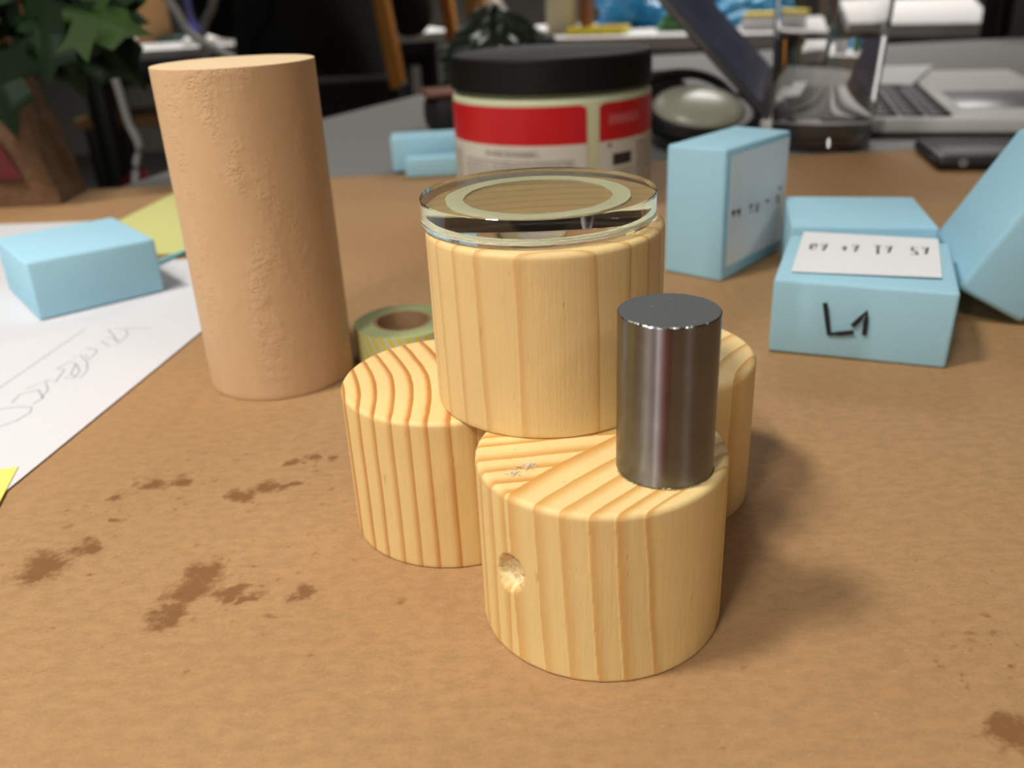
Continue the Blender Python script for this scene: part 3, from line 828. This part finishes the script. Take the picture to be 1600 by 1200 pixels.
# ------------------------------------------------------------------ glass of water
gl = thing('water_glass', (.2275, .6420, 0), 'clear drinking glass of water in front of the silver laptop', 'glass')
lathe('glass_wall', [(0, 0), (.0325, 0), (.0335, .001), (.0395, .118), (.0391, .1184), (.0386, .118), (.0326, .004), (.031, .0030), (0, .0030)], M_GLASS, gl, 96, deg=15)
lathe('water', [(0, .0026), (.0312, .0026), (.0329, .0042), (.0365, .0725), (0, .0725)], M_WATER, gl, 96, deg=15)

# ------------------------------------------------------------------ phone, domed cup, pencil case, plastic bag
ph = thing('mobile_phone', (.2616, .5340, 0), 'black smartphone lying at the far edge of the kraft paper, before the laptop', 'phone', math.radians(-12.5))
pb = rbox('phone_case', (.140, .069, .0088), plain('matt_black', (24, 24, 25), .45), ph, (.070, .0365, 0), bev=.004, seg=3)
rbox('screen', (.128, .060, .0004), plain('phone_glass', (14, 14, 16), .5), ph, (.070, .0365, .0087), bev=.0001, seg=1)
lathe('lens_ring', [(.0010, 0), (.0017, .0003), (.0024, 0)], plain('grey_ring', (150, 150, 150), .4), ph, 24, (.0150, .0018, .0050), rot=(math.radians(90), 0, 0))

cup = thing('domed_puck', (.1440, .6700, .0112), 'pale dome set in a black rim, between the tub and the upright foam block', 'device', math.radians(10))
lathe('rim', [(0, 0), (.032, 0), (.0400, .004), (.0415, .010), (.0390, .0150), (.0330, .0150)], M_BLACK, cup, 64, rot=(math.radians(16), 0, 0))
lathe('dome', [(.0335, .0145)] + [(.0335 * math.cos(i * PI / 16), .0145 + .0120 * math.sin(i * PI / 16)) for i in range(1, 8)] + [(0, .0265)],
      plain('pale_dome', (164, 164, 146), .3, var=.02), cup, 64, rot=(math.radians(16), 0, 0))
tube('carry_loop', [(-.041, .012, .006), (-.036, .030, .024), (-.015, .036, .034), (.012, .036, .034), (.034, .030, .024), (.041, .012, .006)], .0035, M_BLACK, cup, 8)

pc = thing('pencil_case', (.050, .7900, 0), 'long black case with brown leather ends behind the tub', 'case', math.radians(14))
rbox('case_body', (.225, .060, .034), plain('black_fabric', (18, 18, 18), .75, scale=400), pc, (0, 0, 0), bev=.012, seg=4)
for s in (-1, 1): rbox('leather_end', (.040, .050, .004), plain('brown_leather', (112, 58, 38), .5), pc, (s * .095, 0, .0325), bev=.0018)

def crumple(name, base, rx, ry, h, mat, seed, n=30, m=18, rough=.35):
    v, f = [], []
    for j in range(m + 1):
        t = j / m
        for i in range(n):
            a = 2 * PI * i / n
            r = (1 - t ** 1.6) ** .62 if t < 1 else 0
            d = 1 + rough * mnoise.fractal(Vector((math.cos(a) * 1.7 + seed, math.sin(a) * 1.7, t * 2.4)), .7, 2, 4)
            ridge = abs(mnoise.noise(Vector((math.cos(a) * 3 + seed, math.sin(a) * 3, t * 4 + seed))))
            v.append((rx * r * d * math.cos(a) + h * .12 * math.sin(t * 3 + seed), ry * r * d * math.sin(a), h * t * (1 + .12 * (d - 1)) - ridge * .08 * h * t))
    for j in range(m):
        f += [(j * n + i, j * n + (i + 1) % n, (j + 1) * n + (i + 1) % n, (j + 1) * n + i) for i in range(n)]
    f.append(tuple(reversed(range(n))))
    o = pyd(name, v, f, mat, None, False); o.location = base
    zmin = min(p.co.z for p in o.data.vertices); o.location.z -= zmin
    return o
tag(crumple('plastic_bag', (.010, .8750, 0), .070, .045, .098, plain('dark_green_film', (36, 48, 34), .3, var=.2, scale=30), 2.2),
    'crumpled dark green plastic bag behind the black tub lid', 'bag')

# ------------------------------------------------------------------ left background: paper bag, red book, plant, cables
bagm = plain('crumpled_kraft', (106, 76, 48), .8, var=.12, scale=25, bump=.002)
bag = thing('paper_bag', (-.3420, .5790, 0), 'crumpled brown paper bag standing behind the leaves at the left edge', 'bag', math.radians(2))
v, f = [], []
nx, nz = 14, 12
ringp = []
for s in range(4 * nx):
    k, tt = divmod(s, nx); u = tt / nx
    ringp.append([(-1 + 2 * u, -1), (1, -1 + 2 * u), (1 - 2 * u, 1), (-1, 1 - 2 * u)][k])
for j in range(nz + 1):
    t = j / nz
    hw, hd = .064 * (1 - .32 * t), .022 * (1 - .75 * t ** 1.5)
    for (a, b) in ringp:
        d = .007 * mnoise.fractal(Vector((a * 1.4, b * 1.4, t * 3)), .8, 2, 4) * (.25 + t)
        v.append((a * hw + d - .006 * t, b * hd + d, .118 * t + .004 * math.sin(a * 9) * t))
    if j: f += [((j - 1) * 4 * nx + i, (j - 1) * 4 * nx + (i + 1) % (4 * nx), j * 4 * nx + (i + 1) % (4 * nx), j * 4 * nx + i) for i in range(4 * nx)]
f.append(tuple(reversed(range(4 * nx))))
pyd('bag_body', v, f, bagm, bag)
tube('rolled_rim', [(v[nz * 4 * nx + i][0], v[nz * 4 * nx + i][1], v[nz * 4 * nx + i][2]) for i in range(0, 4 * nx, 4)] + [v[nz * 4 * nx]], .0045, bagm, bag, 6, 3)
pyd('red_print', [(-.062, -.0232, .018), (.045, -.0236, .018), (.034, -.0226, .046), (-.058, -.0222, .046)], [(0, 1, 2, 3)], plain('dark_red', (92, 10, 18), .6), bag)['label'] = 'dark red printed patch'

PLX = Vector((-.465, .470, 0))
plant = thing('potted_plant', PLX, 'leafy green plant reaching into the top left corner', 'plant')
lathe('pot', [(0, 0), (.040, 0), (.052, .075), (.055, .076), (.055, .086), (.050, .086), (.047, .070), (0, .070)], plain('terracotta', (150, 84, 54), .8), plant, 40)
M_STEM = plain('brown_stem', (92, 66, 40), .7)
def leaf_mat(name, a, b):
    t = NT(name); p = t.pos(); n = t.noise(40, 3, .5, p)
    t.set(Base_Color=t.mix(n, lin(a), lin(b)), Roughness=.65); t.b.inputs['Specular IOR Level'].default_value = .2
    return t.mat
LM = [leaf_mat('leaf_dark', (12, 28, 11), (20, 40, 16)), leaf_mat('leaf_mid', (17, 42, 17), (26, 56, 23)), leaf_mat('leaf_bright', (34, 56, 14), (46, 72, 20))]  # greens darkened to stand in for the shade on the plant
def leaf(center, direction, nrm, L, mi):
    """five-lobed folded leaf blade"""
    d = Vector(direction).normalized(); nn = Vector(nrm).normalized(); s = d.cross(nn).normalized(); nn = s.cross(d)
    half = [(0, 0), (.10, .30), (.02, .52), (.20, .42), (.38, .56), (.40, .30), (.62, .34), (.72, .14), (1.0, 0)]
    v, f = [], []
    mid = [Vector(center) + d * L * (x - .45) for x in (0, .2, .4, .6, .8, 1.0)]
    pts = []
    for sg in (1, -1):
        row = []
        for x, y in half:
            row.append(Vector(center) + d * L * (x - .45) + s * sg * y * L * .9 + nn * (-.18 * L * y * (1 + y) - .12 * L * x * x))
        pts.append(row)
    for sg, row in enumerate(pts):
        b = len(v); v += row; cidx = len(v)
        v += [Vector(center) + d * L * (x - .45) + nn * (-.12 * L * x * x) for x in (.15, .45, .75)]
        tri = [(0, 1, cidx), (1, 2, cidx), (2, 3, cidx), (3, 4, cidx + 1), (4, 5, cidx + 1), (5, 6, cidx + 2), (6, 7, cidx + 2), (7, 8, cidx + 2), (3, cidx + 1, cidx), (5, cidx + 2, cidx + 1)]
        for q in tri:
            q2 = [b + q[0] if q[0] < 9 else q[0], b + q[1] if q[1] < 9 else q[1], b + q[2] if q[2] < 9 else q[2]]
            f.append(tuple(q2) if sg == 0 else tuple(reversed(q2)))
    return pyd('leaf', [p - PLX for p in v], f, LM[mi], plant, True)
tube('stem', [(0, 0, .07), (.03, .01, .14), (.11, .04, .195), (.190, .075, .175), (.222, .085, .125), (.232, .085, .092)], lambda t: .0050 - .0016 * t, M_STEM, plant, 8)
tube('stem', [(0, 0, .07), (.05, .03, .15), (.13, .07, .20), (.185, .085, .150), (.200, .080, .110)], .003, M_STEM, plant, 8)
leaf_list = [((-.215, .530, .107), (.95, 0, -.22), (.1, -.6, .6), .048, 2), ((-.220, .545, .091), (.55, 0, -.8), (.2, -.7, .4), .052, 0),
             ((-.238, .540, .096), (.35, .1, -.9), (.0, -.9, .3), .050, 1), ((-.252, .535, .101), (-.3, 0, -.9), (-.2, -.8, .3), .058, 0),
             ((-.246, .550, .111), (.2, 0, -.8), (.1, -.7, .6), .060, 0), ((-.233, .560, .115), (.6, .1, .1), (.1, -.8, .4), .050, 1),
             ((-.263, .550, .113), (-.8, .1, -.3), (0, -.8, .5), .056, 0), ((-.252, .555, .086), (.2, .1, -1), (.1, -.9, .1), .048, 0),
             ((-.284, .530, .074), (.12, 0, -1), (.1, -.9, .2), .056, 0), ((-.269, .550, .125), (-.2, .1, .9), (.0, -.9, .3), .055, 1),
             ((-.233, .560, .099), (.5, .1, -.6), (.1, -.9, .2), .050, 0), ((-.218, .570, .118), (.5, .2, .6), (0, -.8, .5), .040, 1),
             ((-.300, .540, .120), (-.6, .1, .5), (0, -.6, .7), .060, 1), ((-.275, .545, .140), (.1, .1, .8), (0, -.8, .5), .055, 1)]
for c, d, nn, L, mi in leaf_list: leaf(c, d, nn, L, mi)
M_CABLE = plain('white_cable', (176, 172, 168), .5)
tag(tube('white_cable', [(-.470, 1.02, .135), (-.425, 1.00, .085), (-.411, 1.00, .060), (-.405, 1.00, .030), (-.402, 1.0, -.006), (-.396, 1.0, -.035), (-.408, 1.0, -.07), (-.420, 1.0, -.2), (-.43, 1.05, -.5), (-.43, 1.1, -.735)], .0042, M_CABLE),
    'white cable hanging down behind the leafy plant', 'cable')
tag(tube('white_cable', [(-.47, 1.2, .22), (-.402, 1.2, .111), (-.380, 1.2, .070), (-.344, 1.2, .046), (-.325, 1.2, .01), (-.315, 1.2, -.2), (-.31, 1.25, -.735)], .0050, M_CABLE),
    'white cable slanting down behind the top of the beech cylinder', 'cable')
tag(tube('white_cable', [(-.470, 1.72, .260), (-.485, 1.72, .140), (-.500, 1.72, .095), (-.535, 1.74, .02), (-.56, 1.75, -.3), (-.56, 1.75, -.73)], .0070, M_CABLE),
    'pale cable beside the hand of the person in black', 'cable')

# ------------------------------------------------------------------ far desk on the left with a person
table('desk', [(-1.02, 2.18), (-.10, 2.47), (-.26, 3.02), (-1.18, 2.73)], 0.0, .02, M_WHITETOP, [(-.955, 2.235), (-.18, 2.50), (-.29, 2.93), (-1.10, 2.69)],
      'white desk with black frame far behind at the left', apron=[(-.955, 2.235, -.18, 2.49), (-1.10, 2.69, -.955, 2.235)])['category'] = 'desk'
fl = thing('laptop', (-.66, 2.52, 0), 'open laptop with a colourful screen on the far white desk', 'laptop', math.radians(14))
rbox('base', (.30, .21, .014), M_ALU, fl, (0, -.02, 0), bev=.002)
fl_lid = rbox('screen_lid', (.30, .006, .20), M_BLACKMETAL, fl, (0, .09, .012), (math.radians(-14), 0, 0), bev=.002)
def fscreen():
    t = NT('colourful_screen'); p = t.pos(); n = t.noise(9, 1, .4, p)
    c = t.ramp(n, [(0.30, lin((60, 45, 70))), (.45, lin((70, 70, 130))), (.55, lin((110, 110, 160))), (.62, lin((170, 60, 40))), (.75, lin((90, 50, 70)))])
    t.set(Base_Color=(.01, .01, .01, 1), Roughness=.3, Emission_Color=c); t.b.inputs['Emission Strength'].default_value = .6
    return t.mat
pyd('screen', [(-.14, -.0035, .012), (.14, -.0035, .012), (.14, -.0035, .19), (-.14, -.0035, .19)], [(0, 1, 2, 3)], fscreen(), fl_lid)
wc = thing('paper_cup', (-.885, 2.285, 0), 'small white paper cup on the corner of the far white desk', 'cup')
lathe('cup_wall', [(0, 0), (.022, 0), (.030, .055), (.031, .056), (.029, .055), (.021, .003), (0, .003)], plain('white_card', (240, 238, 236), .6), wc, 32)
tag(rbox('pine_board', (.10, .018, .42), M_TANWOOD, None, (-.930, 2.60, .0), (math.radians(-6), 0, math.radians(14)), bev=.002), 'upright tan wooden board on the far white desk', 'board')
tag(rbox('teal_folder', (.20, .12, .012), plain('teal_card', (44, 82, 78), .5), None, (-.83, 2.64, 0), (0, 0, .3), bev=.002), 'flat teal folder on the far white desk', 'folder')

# person in black, seated with the back to the camera
def skinned(name, joints, edges, mats, picker, sub=2):
    me = bpy.data.meshes.new(name + '_src')
    me.from_pydata([j[0] for j in joints], edges, []); me.update()
    o = bpy.data.objects.new(name + '_src', me); COL.objects.link(o)
    md = o.modifiers.new('skin', 'SKIN'); md.use_smooth_shade = True
    for i, j in enumerate(joints):
        r = j[1]; me.skin_vertices[0].data[i].radius = r if isinstance(r, tuple) else (r, r)
        me.skin_vertices[0].data[i].use_root = (i == 0)
    s = o.modifiers.new('sub', 'SUBSURF'); s.levels = sub; s.render_levels = sub
    bpy.context.view_layer.update()
    dg = bpy.context.evaluated_depsgraph_get()
    nm = bpy.data.meshes.new_from_object(o.evaluated_get(dg))
    bpy.data.objects.remove(o); bpy.data.meshes.remove(me)
    nm.name = name
    nm.materials.clear()
    for m_ in mats: nm.materials.append(m_)
    for p in nm.polygons:
        p.material_index = picker(p.center); p.use_smooth = True
    ob = bpy.data.objects.new(name, nm); COL.objects.link(ob)
    return ob
M_CLOTH = plain('black_cloth', (20, 20, 21), .85, scale=25, var=.2, bump=.004)
M_SKIN = plain('skin', (190, 130, 104), .55, var=.05)
M_HAIR = plain('dark_hair', (40, 28, 20), .6, scale=200, var=.2)
J, EDG = [], []
def jn(p, r, par=None):
    J.append((p, r))
    if par is not None: EDG.append((par, len(J) - 1))
    return len(J) - 1
pel = jn((-.385, 2.00, -.20), (.165, .125))
sp1 = jn((-.388, 2.01, -.02), (.165, .120), pel)
sp2 = jn((-.392, 2.05, .15), (.175, .120), sp1)
sp3 = jn((-.395, 2.09, .26), (.130, .085), sp2)
nk = jn((-.398, 2.13, .345), .052, sp3)
nk2 = jn((-.40, 2.155, .40), .056, nk)
hd1 = jn((-.402, 2.18, .47), (.075, .088), nk2)
hd2 = jn((-.402, 2.18, .545), (.062, .075), hd1)
for sg in (-1, 1):
    sh = jn((-.395 + sg * .175, 2.09, .255), .066, sp3)
    if sg < 0:
        el = jn((-.615, 2.10, .06), .052, sh); wr = jn((-.585, 2.26, .050), .034, el); hn = jn((-.575, 2.325, .045), (.040, .020), wr)
        base, fd = (-.575, 2.325, .045), 1
    else:
        el = jn((-.175, 2.12, .04), .052, sh); wr = jn((-.245, 2.35, .050), .034, el); hn = jn((-.265, 2.415, .045), (.040, .020), wr)
        base, fd = (-.265, 2.415, .045), -1
    for k, (dx, L) in enumerate(((-.030, .060), (-.010, .075), (.010, .080), (.028, .066))):
        a = jn((base[0] + dx, base[1] + .035, base[2] + .004), .0095, hn)
        b = jn((base[0] + dx * 1.15, base[1] + .035 + L * .5, base[2] - .002), .0085, a)
        jn((base[0] + dx * 1.2, base[1] + .030 + L * .85, base[2] - .018), .0075, b)
    a = jn((base[0] + fd * .045, base[1] + .005, base[2] - .006), .011, hn); jn((base[0] + fd * .060, base[1] + .040, base[2] - .014), .009, a)
for sg in (-1, 1):
    hp = jn((-.385 + sg * .095, 2.06, -.225), .092, pel)
    kn = jn((-.385 + sg * .12, 2.42, -.22), .066, hp)
    ak = jn((-.385 + sg * .12, 2.40, -.655), .042, kn)
    jn((-.385 + sg * .13, 2.53, -.705), (.040, .028), ak)
def pick(c):
    if c.z > .385: return 1
    if (c.y > 2.275 and c.x < -.5 and c.z > -.02) or (c.y > 2.365 and c.x > -.35 and c.z > -.02): return 1
    return 0
person_root = skinned('person', J, EDG, [M_CLOTH, M_SKIN], pick)
tag(person_root, 'person in black clothes seated at the far white desk, back to the camera', 'person')
def ellip(name, c, r, mat, parent, cut=None, n=24, m=16):
    v, f = [], []
    for j in range(m + 1):
        t = PI * j / m
        for i in range(n):
            a = 2 * PI * i / n
            v.append((c[0] + r[0] * math.sin(t) * math.cos(a), c[1] + r[1] * math.sin(t) * math.sin(a), c[2] + r[2] * math.cos(t)))
    f = [(j * n + i, (j + 1) * n + i, (j + 1) * n + (i + 1) % n, j * n + (i + 1) % n) for j in range(m) for i in range(n)]
    if cut: f = [q for q in f if cut(sum((Vector(v[k]) for k in q), Vector()) / 4)]
    return pyd(name, v, f, mat, parent, True)
ellip('hair', (-.402, 2.168, .515), (.092, .108, .112), M_HAIR, person_root, cut=lambda c: c.y < 2.20 or c.z > .56)
for sg in (-1, 1):
    ellip('ear', (-.402 + sg * .082, 2.19, .50), (.012, .02, .032), M_SKIN, person_root, n=10, m=8)
    ellip('eye', (-.402 + sg * .032, 2.262, .512), (.012, .008, .009), plain('eye_white', (230, 228, 224), .3), person_root, n=10, m=8)
ellip('nose', (-.402, 2.272, .487), (.013, .018, .024), M_SKIN, person_root, n=10, m=8)
ellip('mouth', (-.402, 2.258, .450), (.024, .010, .007), plain('lips', (160, 84, 76), .5), person_root, n=10, m=8)

ch = thing('office_chair', (-.385, 2.02, FZ), 'black upholstered chair under the person in black', 'chair')
rbox('seat', (.42, .42, .06), M_CLOTH, ch, (0, .03, .36), bev=.02, seg=3)
rbox('backrest', (.40, .04, .26), M_CLOTH, ch, (0, -.19, .44), (math.radians(6), 0, 0), bev=.015, seg=3)
for sx in (-1, 1):
    for sy in (-1, 1): rbox('leg', (.03, .03, .37), M_BLACKMETAL, ch, (sx * .18, .03 + sy * .18, 0), bev=.003)

# ------------------------------------------------------------------ wooden chairs, far centre table and its clutter
def wood_chair(loc, rz, label, mat, panel):
    c = thing('wooden_chair', loc, label, 'chair', rz, 'wooden chairs on black frames')
    rbox('seat', (.38, .36, .018), mat, c, (0, 0, .44), bev=.004)
    for sx in (-1, 1):
        rbox('leg', (.026, .026, .44), M_BLACKMETAL, c, (sx * .17, .16, 0), bev=.003)
        rbox('leg', (.026, .026, .44), M_BLACKMETAL, c, (sx * .17, -.16, 0), bev=.003)
        rbox('back_post', (.030, .022, .38), M_BLACKMETAL if panel else mat, c, (sx * .17, -.17, .455 if panel else .690), (math.radians(7), 0, 0), bev=.003)
        if not panel: rbox('back_support', (.026, .020, .25), M_BLACKMETAL, c, (sx * .17, -.165, .45), bev=.003)
    if panel: rbox('back_panel', (.33, .014, .20), mat, c, (0, -.195, .70), (math.radians(7), 0, 0), bev=.003)
    else:
        for k in range(3): rbox('back_slat', (.32, .012, .045), mat, c, (0, -.205 - .012 * k, .86 + .075 * k), (math.radians(7), 0, 0), bev=.003)
    return c
wood_chair((.036, 1.761, FZ), math.radians(-106), 'wooden chair with orange back posts just right of the person in black', M_ORANGEWOOD, False)
table('desk', [(-.06, 2.03), (.62, 1.76), (.78, 2.28), (.12, 2.56)], 0.0, .025, M_WHITETOP, [(.02, 2.08), (.60, 1.83), (.72, 2.25), (.14, 2.48)],
      'white topped desk with black frame far behind the tub, cluttered with bags', apron=[(.0, 2.045, .60, 1.805), (.60, 1.80, .75, 2.26)])['category'] = 'desk'
tag(crumple('paper_parcel', (.010, 2.130, 0), .040, .030, .085, plain('spotted_cream', (222, 214, 196), .8, var=.2, scale=60), 15.1, rough=.2), 'crumpled cream paper parcel at the left end of the far cluttered desk', 'parcel')
tag(rbox('wood_plank', (.052, .020, .30), M_TANWOOD, None, (-.040, 2.180, -.02 + .02), (0, 0, -.3), bev=.002), 'upright tan plank at the left corner of the far cluttered desk', 'plank')
tag(rbox('cream_box', (.060, .05, .16), plain('cream_card', (214, 206, 178), .7), None, (.150, 2.13, 0), (0, 0, -.3), bev=.002), 'tall cream box on the far cluttered desk', 'box')
yt = thing('yellow_tray', (.222, 2.045, 0), 'flat yellow tray on the far cluttered desk', 'tray', -.36)
rbox('tray_base', (.120, .08, .006), plain('yellow_plastic', (236, 214, 60), .4), yt, bev=.001)
for a, b, c, d in ((0, .038, .12, .004), (0, -.038, .12, .004), (.058, 0, .004, .08), (-.058, 0, .004, .08)):
    rbox('tray_wall', (c, d, .016), plain('yellow_plastic', (236, 214, 60), .4), yt, (a, b, 0), bev=.0008)
tag(crumple('plastic_bag', (.345, 2.26, 0), .11, .08, .16, plain('blue_film', (40, 140, 200), .3, var=.25, scale=20), 7.7), 'bright blue plastic bag on the far cluttered desk', 'bag')
tag(crumple('plastic_bag', (.395, 2.03, 0), .040, .035, .06, plain('green_film', (70, 130, 70), .4, var=.25, scale=40), 4.1), 'small green plastic bag in front of the blue one on the far desk', 'bag')
tag(crumple('plastic_bag', (.560, 2.15, 0), .090, .070, .11, plain('sky_blue_film', (70, 160, 210), .35, var=.25, scale=25), 11.3), 'light blue plastic bag at the right end of the far cluttered desk', 'bag')
tag(rbox('wood_offcut', (.020, .06, .12), plain('red_brown_wood', (128, 76, 40), .6), None, (.205, 2.12, 0), (0, 0, -.3), bev=.002), 'red brown wood offcut beside the tall cream box', 'wood piece')
ws = thing('paper_stack', (.560, 1.930, 0), 'stack of white papers with yellow cover on the far cluttered desk', 'papers', -.38)
for k in range(4): rbox('paper_ream', (.110, .075, .008), M_LABEL if k < 3 else plain('yellow_card', (226, 206, 90), .6), ws, (random.uniform(-.004, .004), .0, .0082 * k), (0, 0, random.uniform(-.05, .05)), bev=.0005, seg=1)

# right far table, boxes under it, black post
table('desk', [(.665, 1.760), (.860, 1.625), (1.36, 2.72), (1.05, 2.90)], 0.012, .022, M_WHITETOP, [(.70, 1.80), (.84, 1.70), (1.26, 2.60), (1.08, 2.75)],
      'white table with dark frame at the far right, above the laptop', apron=[(.675, 1.765, .850, 1.645), (.85, 1.645, 1.32, 2.67)])['category'] = 'desk'
tag(rbox('black_post', (.035, .035, 1.0), M_BLACKMETAL, None, (.826, 1.560, FZ), (0, 0, .5), bev=.003), 'thin black upright post right of the far white table', 'post')
for k, (x, y, s) in enumerate(((.735, 1.95, .05), (.86, 1.98, .045), (.92, 1.95, .040))):
    t = thing('glass_jar', (x, y, -.13), ['pale jar on the low shelf under the far right table, leftmost of three', 'pale jar on the low shelf under the far right table, middle one', 'pale jar on the low shelf under the far right table, rightmost of three'][k], 'jar', group='pale jars on the low shelf')
    lathe('jar_body', [(0, 0), (s * .5, 0), (s * .5, s * .8), (s * .35, s), (0, s)], plain('pale_jar', (170, 170, 165), .4), t, 24)
    lathe('jar_lid', [(0, s), (s * .38, s), (s * .38, s * 1.25), (0, s * 1.25)], M_ALU, t, 24)
sh = thing('low_shelf', (.88, 1.99, FZ), 'low dark shelf under the far right table', 'shelf')
rbox('shelf_board', (.50, .20, .02), M_BLACKMETAL, sh, (0, 0, .59), (0, 0, -.1), bev=.002)
for sx in (-1, 1): rbox('side_panel', (.02, .20, .59), M_BLACKMETAL, sh, (sx * .24, -sx * .024, 0), (0, 0, -.1), bev=.002)
tag(rbox('dark_cabinet', (1.1, .4, .80), plain('dark_cabinet', (30, 26, 24), .6), None, (1.75, 2.9, FZ), (0, 0, -.3), bev=.004), 'dark cabinet in the far right corner of the view', 'cabinet')
wood_chair((1.46, 2.05, FZ), math.radians(60), 'wooden chair at the far right edge, beside the black post', M_ORANGEWOOD, True)

# under the far left desk
stl = thing('wooden_stool', (-.95, 2.45, FZ), 'low wooden stool in the dark under the far white desk', 'stool')
rbox('seat', (.26, .22, .025), M_TANWOOD, stl, (0, 0, .555), bev=.004)
for sx in (-1, 1):
    for sy in (-1, 1): rbox('leg', (.028, .028, .555), M_BLACKMETAL, stl, (sx * .10, sy * .08, 0), bev=.003)
tag(crumple('cloth_bundle', (-.87, 2.12, FZ), .11, .09, .50, plain('red_cloth', (130, 26, 30), .8, var=.2), 9.9, rough=.25), 'red cloth bundle on the floor beside the stool under the far desk', 'cloth')

# red notebook added outside the frame to put a red glint on the steel
nb = thing('added_red_notebook', (-.010, .026, 0), 'small unseen red notebook added to tint the steel, on the kraft paper, below the lower border of the photo', 'notebook', math.radians(12))
rbox('cover', (.056, .078, .010), plain('red_cover', (214, 14, 44), .5), nb, bev=.001)
rbox('pages', (.054, .0782, .008), M_PAPER, nb, (.0008, 0, .001), bev=.0003, seg=1)
